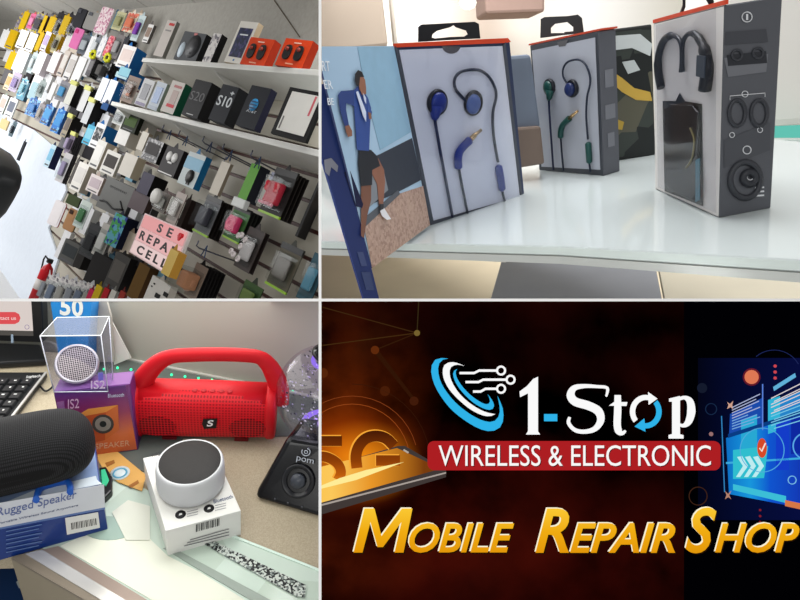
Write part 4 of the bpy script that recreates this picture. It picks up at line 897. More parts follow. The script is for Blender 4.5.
tp = FB; l = L(CB); l.prism([CB+UB+LB*1.02+U2*.0002, CB+UB+U2*.0002-LB*.02, CB+UB+RB+U2*.0002-LB*.02, CB+UB+LB*1.02+RB+U2*.0002], U2*.002, M((200, 66, 34), .4)); l.build('orange_edge', tB)
e0 = px_of(CB+UB+LB*.8+RB*.5); e1 = px_of(CB+UB+LB*.15+RB*.5); TBp = Plane(CB+UB+RB*.5, FB.n)
l = L(CB)
for q in ([(541, 38), (541.5, 19), (545, 17), (555, 16.5), (555, 24), (551, 28), (551, 33), (565, 33), (565, 35)], [(565, 35), (565, 32), (574, 31), (574, 27), (568, 22), (568, 16), (578, 14.5), (582, 18), (584, 33)], [(555, 16.5), (568, 16), (568, 22), (555, 24)]): l.prism(pts(TBp, q), TBp.n*.0012, blk)
l.build('hang_tab', tB)
l = L(CB); c = [CB+LB+UB, CB+UB, CB, CB+LB]; l.prism(pts(FB, [mB(442, 47), mB(460, 46), mB(456, 53), (mB(446, 53))], .001), FB.n*.0003, M((90, 88, 92), .5)); l.build('thumb_notch', tB)
earphones(FB, mB, (30, 74, 70), (30, 44, 92), 'dark green and navy earphones in the window of the middle box')
def sidepix(pl, base, u, v): return base
def onside(C0, Rv, Up, u, v): return C0+Rv*u+Up*v
for (u0, u1, v0, v1) in ((.25, .75, .62, .74), (.2, .8, .4, .5), (.3, .7, .2, .3)):
    l = L(CB); q = [onside(CB, RB, UB, u, v)+SB.n*.0002 for u, v in ((u0, v0), (u1, v0), (u1, v1), (u0, v1))]; l.prism(q, SB.n*.0003, M((116, 118, 126), .5)); l.build('side_print', tB)

# ---- right box
tC, CC, LC, RC, UC, FC, SC = carton('headphone_box', [(719, 218), (719, 5), (655, 189), (652.5, 22), (771, 208), (776, -3)], M((222, 218, 214), .5), M((80, 82, 88), .4), 'right hand box with ear hook headphones and a dark charging case in its window', 'earphone boxes on the glass shelf')
l = L(CC); Tp = CC+UC
l.prism([Tp+LC*1.01+U2*.0002, Tp-LC*.01+U2*.0002, Tp-LC*.01+U2*.0002+RC*.05, Tp+LC*1.01+RC*.05+U2*.0002], U2*.003, M((214, 68, 34), .4)); l.build('orange_edge', tC)
hk = M((30, 34, 42), .35); p1 = [(661, 88), (658.5, 74), (658, 60), (661, 46), (666, 38), (672, 35.5), (678, 38), (681.5, 46), (682, 60), (681, 72)]
p2 = [(705, 90), (707, 76), (707, 62), (703, 46), (697, 36), (691, 33), (686, 36), (682.5, 44), (682, 58), (682.5, 72)]
OH = FC.p(684, 70, .004); hp_ = thing('ear_hook_headphones', at2(OH), 'black over ear hook headphones fixed in the right box', 'headphones')
for pth, rr in ((p1, [4.6]*2+[4]*3+[2.4]*5), (p2, [6.5, 6.5, 5.5, 4, 3.2]+[2.4]*5)):
    sm = smooth(pth, 4); w = .00105*tA[0]; rads = [rr[min(len(rr)-1, i//4)]*(CC.y*1.0/F) for i in range(len(sm))]
    l = L(OH); l.tube(tub(FC, sm, .003), rads, hk, 10); l.build('ear_hook', hp_)
l = L(OH); l.prism(pts(FC, [(698, 55), (706, 56), (705, 78), (697, 76)], .007), FC.n*.001, M((50, 58, 70), .3)); l.build('touch_pad', hp_)
l = L(CC); l.prism(pts(FC, [(663, 101), (676, 101), (680, 93), (685, 101), (702, 104), (703, 206), (665, 191)], .0003), FC.n*.0004, M((16, 18, 22), .15)); l.build('case_window', tC)
OK_ = FC.p(683, 190, .002); ck = thing('charging_case', at2(OK_), 'glossy black charging case with teal base in the right box window', 'charging case')
l = L(OK_); l.prism(pts(FC, [(666, 108), (672, 104), (694, 105), (700, 112), (700, 190), (694, 200), (672, 190), (667, 184)], .001), FC.n*.002, M((20, 24, 30), .12, var=0)); l.build('case_body', ck, bevel=.0008)
l = L(OK_); l.tube(tub(FC, smooth([(690, 128), (694, 140), (692, 158), (686, 168)]), .0035), .0007, M((150, 140, 96), .3), 6); l.build('gold_loop', ck)
l = L(OK_); l.prism(pts(FC, [(696, 160), (700, 158), (700, 200), (696, 202)], .0034), FC.n*.0006, M((40, 110, 130), .3)); l.build('teal_edge', ck)
l = L(CC); l.prism(pts(FC, [(656, 25), (716, 8), (716, 213), (658, 187)], .0052), FC.n*.0002, clear_mat((246, 246, 248), .02, .04)); l.build('window_film', tC)
# tab above the frame edge
TCp = Plane(Tp+RC*.06, FC.n); l = L(CC)
l.tube(tub(TCp, [(681, 14), (684, 6), (684, -4), (690, -10), (700, -12), (706, -6), (712, 4)], 0), .0028, blk, 8, flat=.4); l.build('hang_tab', tC)
# side artwork
ln = M((150, 152, 158), .5); dg = M((52, 54, 60), .4); wl = M((206, 208, 212), .5)
def sd(nm, p, m, off=.0003): l = L(CC); l.prism(pts(SC, p, off), SC.n*.0002, m); l.build(nm, tC)
def ring(nm, cx, cy, r, w, m, off=.0006, ry=None): 
    l = L(CC); l.tube([SC.p(cx+r*math.cos(a*math.pi/10), cy+(ry or r)*math.sin(a*math.pi/10), off) for a in range(20)], w*CC.y/F, m, 5, closed=True); l.build(nm, tC)
ring('side_icon', 747, 17, 5, .5, wl); sd('side_icon_mark', [(746, 14), (748, 14), (748, 20), (746, 20)], wl)
sd('printed_case_lid', [(726, 32), (766, 29), (768, 42), (724, 45)], M((62, 64, 70), .4)); sd('printed_case', [(724, 58), (768, 54), (766, 72), (728, 77)], M((104, 106, 112), .4))
sd('printed_case_top', [(727, 55), (766, 51), (767, 63), (728, 66)], M((38, 40, 46), .4), .0005)
for c in ((737, 55), (758, 53)): ring('printed_bud', *c, 5, 1.2, dg, .0008)
for cx in (737, 759): ring('printed_hook', cx, 113, 8, 2.0, dg, .0006, 13)
ring('label_ring', 745, 94, 3, .4, wl); ring('label_ring', 747, 150, 4, .5, wl)
l = L(CC)
l.tube([SC.p(x, y, .0005) for x, y in ((730, 100), (730, 96), (765, 93), (765, 97))], .0003, wl, 5); l.build('bracket_line', tC)
for cx, cy in ((732, 135), (760, 130)): ring('label_ring', cx, cy, 2.5, .4, wl)
sd('shade_band', [(724, 140), (770, 122), (770, 150), (724, 168)], M((70, 72, 78), .4))  # darker slanting band paints shade onto the side
ring('printed_earbud', 745, 180, 15, 3.2, dg, .0006, 18); ring('printed_earbud_core', 749, 178, 6, 4, M((44, 46, 52), .4), .0009); ring('label_ring', 750, 177, 3, .5, wl, .0016)
for k in range(3): sd('caption', [(755, 187+4*k), (764, 186.4+4*k), (764, 188+4*k), (755, 188.6+4*k)], wl)
# =================================================================== LOWER LEFT: speakers on the shop counter
cur[0] = 3
U3 = V((.13, -.5, .86)).normalized(); FW3 = (V((0, 1, 0))-U3*U3.y).normalized(); R3 = FW3.cross(U3).normalized()
H3 = .66
def CT(h=0): return Plane(-U3*(H3-h), U3)
def g(x, y, h=0): return CT(h).p(x, y)
def rise(base, ypx, hi=.6):
    lo = 0
    for _ in range(40):
        m = (lo+hi)/2
        if px_of(base+U3*m).y > ypx: lo = m
        else: hi = m
    return lo
def lay(nm, poly, th, m, name=None, label=None, cat=None, h=0, side=None, parent=None, O=None, bevel=0):
    """flat piece lying at height h, th thick downwards"""
    O = O or g(*poly[0], h)
    t = parent or thing(name, at2(O), label, cat)
    l = L(O); l.prism([g(x, y, h) for x, y in poly], -U3*th, m, side); l.build(nm, t, bevel=bevel); return t, O
# grey wall behind
w0, w1 = g(-40, 326), g(330, 400); wd = (w1-w0).normalized(); wn = wd.cross(U3).normalized(); wn = -wn if wn.y > 0 else wn
mb = MB(); A_, B_ = w0-wd*1.2, w1+wd*.6; greyw = M((168, 168, 158), .8, var=.03, scale=4)
mb.prism([A_-U3*.9, B_-U3*.9, B_+U3*1.2, A_+U3*1.2], -wn*.03, greyw); struct('wall_grey', mb)
lam = print_mat((172, 160, 136), (180, 168, 144), (166, 154, 130), 900, .45, .5)
t3, O3 = lay('laminate_top', [(-300, 330), (128, 357), (205, 373.5), (420, 418), (460, 640), (150, 600), (10, 552), (-300, 560)], .03, lam, 'shop_counter', 'beige speckled shop counter carrying the speakers', 'counter', h=-.002)
mb = MB(); mb.prism([g(x, y, -.2) for x, y in [(-400, 300), (500, 300), (500, 700), (-400, 700)]], -U3*.02, M((58, 60, 66), .8)); struct('floor_shop', mb)
dgl = M((92, 98, 94), .12, var=.25, scale=9)
lay('dark_glass_panel', [(96, 361), (128, 358.5), (205, 375), (400, 414), (400, 434), (200, 437), (183, 438), (158, 476), (140, 470), (98, 440)], .0018, dgl, h=.0005, parent=t3, O=O3)
lay('rear_rail', [(118, 354.5), (128, 356), (206, 372.6), (400, 411.5), (400, 414), (205, 375), (127, 359)], .003, M((212, 212, 206), .3, .4), h=.004, parent=t3, O=O3)
gl = print_mat((190, 206, 192), (200, 216, 204), (180, 196, 184), 9, .1, .5)
lay('pale_glass_panel', [(42, 548), (150, 603), (345, 603), (345, 580), (319, 570), (229, 534), (165, 500), (112, 470), (60, 472)], .0018, gl, h=.0006, parent=t3, O=O3)
lay('glass_front_area', [(60, 546), (152, 600), (250, 603), (200, 572), (168, 556), (130, 520), (100, 528)], .001, M((222, 224, 208), .12, var=.06, scale=12), h=.0012, parent=t3, O=O3)
lay('inner_shelf_edge', [(163, 548), (172, 547), (276, 603), (256, 603)], .0008, M((146, 158, 148), .3), h=.0018, parent=t3, O=O3)
lay('glass_edge_line', [(170, 520), (229, 533), (319, 568.5), (345, 579), (345, 581), (319, 571), (229, 535.5)], .0015, M((216, 236, 224), .2), h=.002, parent=t3, O=O3)
lay('frame_strip_outer', [(11, 557.5), (25, 553.6), (108, 604), (92, 604)], .004, M((128, 118, 104), .4), h=.003, parent=t3, O=O3)
lay('frame_strip_bright', [(25, 553.6), (42, 549.5), (132, 604), (108, 604)], .005, M((222, 220, 216), .22, .55), h=.004, parent=t3, O=O3)
lay('frame_strip_inner', [(42, 549.5), (58, 546), (154, 604), (132, 604)], .004, M((150, 134, 124), .3, .3), h=.003, parent=t3, O=O3)
l = L(O3); q = [g(11, 558, 0), g(92, 604, 0)]; l.prism([q[0], q[1], q[1]-U3*.18, q[0]-U3*.18], FW3*.004+R3*.002, M((150, 140, 120), .5)); l.build('counter_front', t3)
t, O = lay('lace_band', [(203, 543), (210, 539), (306, 585), (305, 597), (296, 596)], .001, print_mat((26, 30, 30), (196, 204, 196), (120, 130, 126), 420, .5, .45), 'woven_band', 'black and white woven band lying on the pale glass', 'band', h=.003)
t, O = lay('handwritten_paper', [(112, 512), (128, 500), (150, 506), (150, 540), (126, 540)], .0003, M((212, 214, 200), .4), 'paper_slip', 'pale paper slip under the glass left of the white box', 'paper', h=.0022)
t, O = lay('round_mirror', [(122+26*math.cos(a*.3142)*1.0-14, 528+12*math.sin(a*.3142)) for a in range(20)], .0006, M((150, 172, 160), .12), 'glass_dish', 'greenish round dish seen in the counter glass beside the blue box', 'dish', h=.0018)
t, O = lay('card_sheet', [(93, 452), (112, 447), (146, 475), (142, 491), (118, 482), (104, 470)], .0008, M((206, 160, 88), .5), 'orange_card', 'orange card with a round emblem on the counter', 'card', h=.003)
l = L(O); l.lathe([(0, 0), (.0125, 0), (.0125, .0004), (0, .0004)], M((206, 222, 224), .3), 24, g(120, 473, .0032), (R3, FW3, U3)); em = l.build('emblem', t)
l = L(O); l.lathe([(.007, 0), (.0095, 0), (.0095, .0003), (.007, .0003), (.007, 0)], M((90, 160, 190), .3), 24, g(120, 473, .0037), (R3, FW3, U3)); l.build('emblem_ring', em)
for p in ([(105, 463), (114, 460), (115, 463), (107, 467)], [(128, 486), (138, 480), (139, 483), (131, 488)]):
    l = L(O); l.prism([g(x, y, .0034) for x, y in p], U3*.0003, M((150, 96, 40), .5)); l.build('card_print', t)
# lower left: blue cartons below the counter end
t = thing('blue_carton', at2(g(6, 596, -.15)), 'dark blue carton below the end of the counter', 'box')
l = L(g(6, 596, -.15)); l.prism([g(x, y, -.12) for x, y in [(-40, 556), (8, 562), (26, 580), (32, 612), (-40, 620)]], -U3*.06, M((22, 50, 92), .4)); l.build('carton', t)
l = L(g(6, 596, -.15)); l.prism([g(x, y, -.118) for x, y in [(16, 582), (23, 577), (26, 583), (19, 588)]], -U3*.001, M((170, 180, 180), .4)); l.build('label', t)
# green light dots
for i in range(15):
    x = 104+13.5*i; y = 364.6+(x-104)*.128+ (3 if i == 0 else 0)
    P = g(x, y+1.5, .004); t = thing('indicator_light', at2(P), 'tiny green light dot in the row along the rear counter rail', 'light', 'green light dots along the rear rail')
    l = L(P); l.ball(P, .0022, emit_mat((60, 240, 160), 2.2), 8); l.build('bulb', t)

def box3(fl, fr, ytop, blt):
    C = g(*fl); X = g(*fr)-C; Hh = rise(C, ytop); B = g(*blt, Hh)-(C+U3*Hh)
    return C, X, B, Hh
def carton3(name, C, X, Y, Hh, front, side, top, label, cat='box', bevel=.0012):
    t = thing(name, at2(C), label, cat); l = L(C); Z = U3*Hh
    l.hexa([C, C+X, C+X+Y, C+Y, C+Z, C+X+Z, C+X+Y+Z, C+Y+Z], side, {2: front, 1: top})
    l.build('carton', t, bevel=bevel, seg=2); n = X.cross(Z).normalized(); n = n if n.dot(C) < 0 else -n
    return t, Plane(C, n)

# ---- monitor
mp = Plane(g(20, 366), (-FW3+R3*.12+U3*.1).normalized()); O = g(20, 372)
t = thing('monitor', at2(O), 'computer monitor corner with a pale page and red button', 'monitor')
bk = M((24, 25, 27), .3); l = L(O); l.prism(pts(mp, [(-60, 285), (41, 285), (43, 343), (-60, 339)]), -mp.n*.02, bk); l.build('bezel', t, bevel=.002)
l = L(O); l.prism(pts(mp, [(-55, 285), (30, 285), (33, 331), (-55, 329)], .0006), -mp.n*.0004, emit_mat((222, 210, 204), .95)); sc_ = l.build('screen', t)
l = L(O); l.prism(pts(mp, [(-30, 312), (15, 312), (19, 314), (20.5, 318), (19, 322), (15, 324), (-30, 324)], .001), mp.n*.0003, emit_mat((226, 84, 88), .95)); l.build('red_button', sc_)
l = L(O); l.text('Contact us', mp, (-10, 319.5), (16, 319.8), (-10, 316), emit_mat((250, 220, 216), .95), off=.0016); l.build('lettering', sc_)
l = L(O); l.prism(pts(mp, [(-55, 329), (33, 331.2), (33.4, 336), (-55, 334)], .001), -mp.n*.0004, emit_mat((96, 92, 88), .7)); l.build('task_bar', sc_)
l = L(O); l.tube([mp.p(27+2.2*math.cos(a*.6), 327+2.2*math.sin(a*.6), .0014) for a in range(10)], .0004, emit_mat((150, 130, 180), .8), 5, closed=True); l.build('page_icon', sc_)
l = L(O); l.prism(pts(mp, [(11, 334.5), (13, 334.5), (13.5, 343), (11, 343)], .0012), -mp.n*.0004, M((150, 170, 190), .3)); l.build('sticker', t)
l = L(O); l.prism([g(x, y, .012) for x, y in [(-60, 340), (40, 344), (46, 360), (-60, 366)]], -U3*.012, M((30, 31, 33), .3)); l.build('stand_foot', t, bevel=.003)
# ---- keyboard
K0, K1, K2 = g(47, 372, .012), g(10, 420, .012), g(-80, 372, .012)
Kx = (K2-K0).normalized(); Ky = (K1-K0); Lk = Ky.length*1.3; Ky.normalize(); Wk = .3
t = thing('keyboard', at2(K0-U3*.012), 'black desktop keyboard with white key letters on the counter', 'keyboard')
l = L(K0-U3*.012); l.prism([K0, K0+Ky*Lk, K0+Ky*Lk+Kx*Wk, K0+Kx*Wk], -U3*.01, M((30, 31, 32), .35)); l.build('keyboard_body', t, bevel=.0015)
l = L(K0-U3*.012); l.prism([K0+U3*.0005, K0+Ky*Lk+U3*.0005, K0+Ky*Lk+Kx*.003+U3*.0005, K0+Kx*.003+U3*.0005], -U3*.004, M((190, 190, 188), .3, .4)); l.build('silver_edge', t)
l = L(K0-U3*.012); kp = .0172; kc = M((34, 35, 37), .45)
l2 = L(K0-U3*.012); kl = M((214, 214, 212), .5)
for r_ in range(8):
    for c_ in range(12):
        gp = .004 if c_ < 4 else .010
        o = K0+Kx*(gp+.004+c_*kp)+Ky*(.022+r_*kp)+U3*.0005
        if (.022+r_*kp) > Lk-.01: continue
        p = [o, o+Kx*.0146, o+Kx*.0146+Ky*.0146, o+Ky*.0146]; cc = (p[0]+p[2])/2
        l.hexa(p+[cc+(q-cc)*.84+U3*.005 for q in p], kc)
        random.seed(r_*31+c_)
        a0, b0 = random.uniform(.004, .006), random.uniform(.004, .006); s1, s2 = random.uniform(.0016, .004), random.uniform(.0016, .003)
        l2.hexa([o+Kx*a0+Ky*b0+U3*.0052, o+Kx*(a0+s1)+Ky*b0+U3*.0052, o+Kx*(a0+s1)+Ky*(b0+s2)+U3*.0052, o+Kx*a0+Ky*(b0+s2)+U3*.0052]+[q+U3*.0003 for q in (o+Kx*a0+Ky*b0+U3*.0052, o+Kx*(a0+s1)+Ky*b0+U3*.0052, o+Kx*(a0+s1)+Ky*(b0+s2)+U3*.0052, o+Kx*a0+Ky*(b0+s2)+U3*.0052)], kl)
l.build('keys', t); l2.build('key_letters', t)
l = L(K0-U3*.012); kpl = Plane(K0+U3*.0004, U3); l.text('logitech', kpl, (26, 379), (40, 378), (27, 375.5), kl, off=.0006); l.build('lettering', t)
cb3 = g(42, 384, .004); t = thing('keyboard_cable', at2(cb3), 'black cable curling beside the keyboard', 'cable')
l = L(cb3); l.tube([g(x, y, .004) for x, y in smooth([(40, 386), (45, 391), (50, 389), (53, 386)])], .0016, bk, 6); l.build('cable', t)

# ---- blue box, grey and white cards behind
bp = Plane(g(76, 372), (-FW3).normalized())
O = bp.p(75, 372); t = thing('number_box', at2(O), 'bright blue box marked 50 behind the clear case', 'box')
l = L(O); l.prism(pts(bp, [(48, 285), (93, 285), (88, 346), (88, 366), (60, 366)]), FW3*.03, M((38, 132, 206), .4)); l.build('carton', t)
for ch, xa, xb, dy in (('5', 60, 70.5, 0), ('0', 72, 83, 1)):
    l = L(O); l.text(ch, bp, (xa, 315+dy), (xb, 316+dy), (xa, 297+dy), M((226, 232, 228), .5), bold=.03); l.build('lettering', t)
bp2 = Plane(g(104, 366), (-FW3-R3*.2).normalized()); O = bp2.p(100, 366)
t = thing('grey_panel', at2(O), 'light grey board leaning behind the clear case', 'board')
l = L(O); l.prism(pts(bp2, [(88, 285), (102, 285), (111, 317), (114, 362), (96, 362)]), FW3*.004, M((170, 168, 160), .6)); l.build('board_sheet', t)
bp3 = Plane(g(122, 366), (-FW3+R3*.3).normalized()); O = bp3.p(120, 364)
t = thing('white_card', at2(O), 'white triangular card propped right of the clear case', 'card')
l = L(O); l.prism(pts(bp3, [(104, 308), (112, 322), (131, 358), (114, 365), (111, 330)]), FW3*.002, M((218, 218, 214), .6)); l.build('card_sheet', t)
# ---- purple box
C, X, Y, Hh = box3((67, 460), (138, 450), 392, (60, 378))
t, pf = carton3('speaker_box', C, X, Y, Hh, M((120, 60, 120), .3), M((96, 44, 112), .3), M((118, 76, 132), .3), 'purple and orange speaker box with a speaker cube picture')
# printed front, a real gradient in the ink
fr_ = [(54.5, 393.5), (125.5, 385), (137, 449), (67.5, 458.5)]
l = L(C); zb = basis(R3, FW3, U3)
mb = MB(); inv = zb.inverted()
P4 = [inv @ (p-C) for p in pts(pf, fr_, .0003)]; nn = inv.to_3x3() @ pf.n
mb.prism(P4, nn*.0004, ramp_mat([(0, (214, 104, 60)), (.3, (222, 110, 54)), (.62, (150, 46, 90)), (1, (82, 34, 112))], 2, 0, Hh, .3))
o = mb.build('front_print', t); o.matrix_parent_inverse = Matrix.Identity(4); o.matrix_local = zb.to_3x3().to_4x4()
prn = lambda nm, p, m, off=.001: (lambda l: (l.prism(pts(pf, p, off), pf.n*.0003, m), l.build(nm, t)))(L(C))
prn('cube_top', [(73, 418), (88, 409), (118, 405), (106, 412)], M((232, 150, 70), .35)); prn('cube_side', [(73, 418), (106, 412), (105, 440), (76, 446)], M((196, 84, 40), .35))
prn('cube_front', [(106, 412), (118, 405), (119, 430), (105, 440)], M((214, 110, 54), .35), .0013)
for nm, r_, c_ in (('pictured_ring', 9.5, (74, 66, 62)), ('pictured_cone', 7, (150, 140, 130)), ('pictured_core', 3, (40, 38, 38))):
    prn(nm, [(103+r_*1.15*math.cos(a*.3142), 424+r_*math.sin(a*.3142)) for a in range(20)], M(c_, .3), .0015+.0003*(10-r_)/3)
def tprn(s, bl, br, tl, c): l = L(C); l.text(s, pf, bl, br, tl, M(c, .4), off=.001); l.build('lettering', t)
tprn('IS2', (68, 409), (79, 408), (68, 399.5), (214, 170, 200)); tprn('Bluetooth', (108, 397.5), (124, 396.5), (108, 394), (206, 210, 230)); tprn('SPEAKER', (95, 449.5), (129.5, 445.5), (95, 444), (220, 170, 140))
prn('small_logo', [(57, 402), (64, 401), (65, 410), (58, 411)], M((150, 96, 150), .4))
# ---- clear case with the silver speaker
hb = Hh; mid = g(80, 391, hb); hc = rise(mid, 336, .3); O = g(80, 386, hb)
t = thing('clear_case', at2(O), 'clear plastic display case on top of the purple box', 'case')
b4 = [g(x, y, hb+.0005) for x, y in ((54, 392), (108, 391.5), (113, 380), (60, 379))]; t4 = [g(x, y, hb+hc) for x, y in ((40, 336), (101, 335.5), (109, 316.5), (57, 317.5))]
cm = clear_mat((238, 238, 246), .09, .1)
for nm, ix in (('front_wall', (0, 1)), ('right_wall', (1, 2)), ('back_wall', (2, 3)), ('left_wall', (3, 0))):
    l = L(O); a, b = ix; l.mb.face([b4[a]-O, b4[b]-O, t4[b]-O, t4[a]-O], cm); l.build(nm, t)
l = L(O); l.mb.face([p-O for p in t4], clear_mat((226, 226, 236), .12, .06)); l.build('lid', t)
for q in ([t4[0], t4[1], t4[2], t4[3]],):
    l = L(O); l.tube(q, .0007, M((222, 226, 232), .2), 5, closed=True); l.build('rim', t)
for a in (0, 1, 2):
    l = L(O); l.tube([b4[a], t4[a]], .0006, M((206, 210, 220), .2), 5); l.build('corner_edge', t)
l = L(O); l.tube([b4[0], b4[1]], .0006, M((206, 210, 220), .2), 5); l.build('base_edge', t)
fpl = Plane((b4[0]+b4[1])/2, -(b4[1]-b4[0]).cross(t4[0]-b4[0]).normalized()); fpl = fpl if fpl.n.y < 0 else Plane(fpl.P, -fpl.n)
l = L(O); l.text('IS2', fpl, (91, 389), (105, 388.5), (91, 381), M((206, 186, 214), .4)); l.build('lettering', t)
l = L(O); l.prism(pts(fpl, [(98, 373), (103, 372.5), (103.5, 380), (98.5, 380.5)], .0004), fpl.n*.0003, M((110, 100, 190), .4)); l.build('seal_sticker', t)
S_ = g(80, 384, hb); tt = S_.y; c_ = ray(77, 364)*(g(78, 383, hb).length/ray(78, 383).length)
az = (-c_.normalized()*.9+U3*.15).normalized(); ax_ = az.cross(U3).normalized(); ay_ = az.cross(ax_); px1 = c_.y/F*.84
t = thing('round_speaker', at2(c_), 'silver round speaker with a perforated face inside the clear case', 'speaker')
sil = M((196, 192, 190), .25, .6)
l = L(c_); l.lathe([(0, -.02), (14*px1, -.018), (22*px1, -.008), (24*px1, 0), (23.5*px1, .003), (21*px1, .005), (20*px1, .0035)], sil, 40, c_, (ax_, ay_, az)); l.build('shell', t)
mb = MB(); mb.lathe([(20.4*px1, 0), (12*px1, .002), (0, .003)], dots_mat((206, 196, 190), (24, 20, 22), 400, .38, .35, (0, 1)), 40)
o = mb.build('grille', t); o.matrix_parent_inverse = Matrix.Identity(4); o.matrix_local = basis(ax_, ay_, az, az*.0035)
# ---- rugged speaker box and the black speaker on it
C, X, Y, Hh = box3((-30, 569), (108, 530), 516, (-60, 462))
blu = M((24, 54, 124), .3)
Hh = rise(C+X, 485); Yn = (U3.cross(X)).normalized()*.1
t, pf = carton3('speaker_box', C, X, Yn, Hh, blu, blu, M((120, 140, 176), .25), 'blue and silver speaker box lettered Rugged Speaker')
def prb(nm, p, m, off=.0006, par=None): l = L(C); l.prism(pts(pf, p, off), pf.n*.0004, m); return l.build(nm, t)
prb('silver_band', [(-30, 508), (104, 484.5), (105, 507), (-30, 533)], M((206, 210, 218), .3))
prb('band_shadow_line', [(-30, 533), (105, 507), (105, 509), (-30, 535)], M((90, 116, 170), .3))  # mid-blue line painted in as shadow under the silver band
l = L(C); l.text('Rugged Speaker', pf, (-3, 519), (76, 500.5), (-3, 508), M((92, 108, 158), .4), off=.0012); l.build('lettering', t)
l = L(C); l.text('Portable Wireless Sound Anywhere', pf, (-2, 525), (78, 506.5), (-2, 522.5), M((110, 120, 150), .4), off=.0012); l.build('lettering', t)
prb('barcode_label', [(65, 518), (98, 512), (100, 527.5), (67, 534.5)], M((222, 222, 220), .5))
l = L(C)
for k in range(16):
    x = 71+k*1.6; y = 523-(x-71)*.19; w_ = .5 if k % 3 else .95; l.prism(pts(pf, [(x, y), (x+w_, y-.1), (x+w_+.6, y+6.4), (x+.6, y+6.5)], .0012), pf.n*.0002, M((30, 30, 32), .5))
l.build('barcode', t)
l = L(C)
for r_ in range(6): y = 531+r_*4.2; l.prism(pts(pf, [(6, y), (42-3*(r_ % 2), y-7), (42-3*(r_ % 2), y-6.1), (6, y+.9)], .0008), pf.n*.0002, M((90, 116, 170), .5))
l.build('small_print', t)
Tp = C+U3*Hh; tp = Plane(Tp, U3)
l = L(C); l.prism([tp.p(x, y, .0006) for x, y in [(4, 503), (33, 491), (96, 476), (97, 480), (102, 484)]], U3*.0004, M((196, 206, 214), .2)); l.build('top_window', t)
l = L(C); l.tube([tp.p(x, y, .004) for x, y in smooth([(36, 500), (40, 489), (52, 484), (66, 481.5), (70, 486), (70, 492)])], .0058, M((34, 92, 186), .4), 8, flat=.6); l.build('blue_strap', t)
# black speaker
cx, cy, rp = 0, 457, 38.5
w_ = ray(cx, cy); tS = (-H3+Hh)/(w_.dot(U3)-rp/F*1.0); c_ = w_*tS; r_ = rp/F*tS
e = ray(94, 440)*tS; axd = X.normalized(); hl = .175
# half length so that the right end reaches the seen edge
lo, hi = .05, .3
for _ in range(30):
    m = (lo+hi)/2
    if px_of(c_+axd*m).x < 95: lo = m
    else: hi = m
hl = lo; pr = []
for i in range(33):
    a = math.pi*i/32; z = -math.cos(a); zz = math.copysign(abs(z)**.62, z); rr = (max(0, 1-abs(zz)**5.5))**(1/2.2)
    pr.append((r_*rr, hl*zz))
ayd = axd.cross(U3).normalized(); azd = axd.cross(ayd)
t = thing('black_speaker', at2(c_-U3*r_), 'large black fabric speaker lying on the blue and silver box', 'speaker')
mb = MB(); mb.lathe(pr, dots_mat((13, 13, 14), (36, 36, 38), 520, .34, .75, (0, 2)), 48)
o = mb.build('fabric_body', t); o.matrix_parent_inverse = Matrix.Identity(4); o.matrix_local = basis(ayd, azd, axd, U3*r_)
# small green and black gadget
P = g(106, 486, 0); t = thing('green_gadget', at2(P), 'small black gadget with a green stripe behind the blue box', 'gadget')
l = L(P); l.prism([g(x, y, .012) for x, y in [(97, 468), (106, 466), (112, 476), (112, 490), (104, 498), (98, 486)]], -U3*.012, M((30, 32, 34), .3)); l.build('gadget_body', t, bevel=.002)
l = L(P); l.prism([g(x, y, .013) for x, y in [(101, 470), (105, 469), (109, 480), (106, 486), (102, 484)]], -U3*.001, M((70, 206, 150), .3)); l.build('green_stripe', t)
# ---- white box and the white round speaker
C, X, Y, Hw = box3((168, 556), (241, 535), 531, (143, 458))
wb = M((226, 226, 222), .45)
t, pf = carton3('speaker_box', C, X, Y, Hw, wb, wb, M((226, 226, 220), .45), 'white speaker box under the white round speaker', bevel=.0008)
l = L(C)
for k in range(14):
    x = 196+k*1.75; y = 524.5-(x-196)*.27; ww = .6 if k % 3 else 1.1; l.prism(pts(pf, [(x, y), (x+ww, y-.2), (x+ww-.2, y+7.2), (x-.2, y+7.4)], .0006), pf.n*.0002, M((40, 40, 42), .5))
l.build('barcode', t)
l = L(C)
for k in range(3): y = 537.5+k*3; l.prism(pts(pf, [(190-k*3, y+2), (229, y-9), (229, y-8.2), (190-k*3, y+2.8)], .0006), pf.n*.0002, M((120, 120, 122), .5))
l.build('small_print', t)
tp = Plane(C+U3*Hw, U3)
for x, y in ((180.5, 514.5), (209, 508.5)):
    P = tp.p(x, y, .0003); l = L(C); l.lathe([(0, 0), (.0062, 0), (.0062, .0003), (0, .0003)], M((28, 28, 30), .5), 20, P, (R3, FW3, U3)); ic = l.build('round_icon', t)
    l = L(C); l.prism([tp.p(x+a, y+b, .0008) for a, b in ((-1.6, 1), (1.6, .2), (1.4, -1.4), (-1, -1))], U3*.0002, wb); l.build('icon_symbol', ic)
l = L(C); l.text('Bluetooth', tp, (214, 503.5), (233, 498), (213, 500), M((70, 84, 120), .5)); l.build('lettering', t)
l = L(C); l.text('WIRELESS', tp, (151.5, 457.5), (168, 453.5), (150.5, 454), M((40, 40, 44), .5)); l.build('lettering', t)
for x in (187, 215):
    l = L(C)
    for k in range(3): y = 511.5+k*2.4-(x-187)*.22; l.prism([tp.p(a, b, .0003) for a, b in ((x, y), (x+11, y-2.6), (x+11, y-2), (x, y+.7))], U3*.0002, M((150, 150, 152), .5))
    l.build('small_print', t)
c_ = g(191.5, 484, Hw); px1 = c_.length/ray(191.5, 484).length/F; R_ = 32.5*px1; Hs = rise(c_, 461, .2)
t = thing('round_speaker', at2(c_), 'white round speaker with a dark mesh top on the white box', 'speaker')
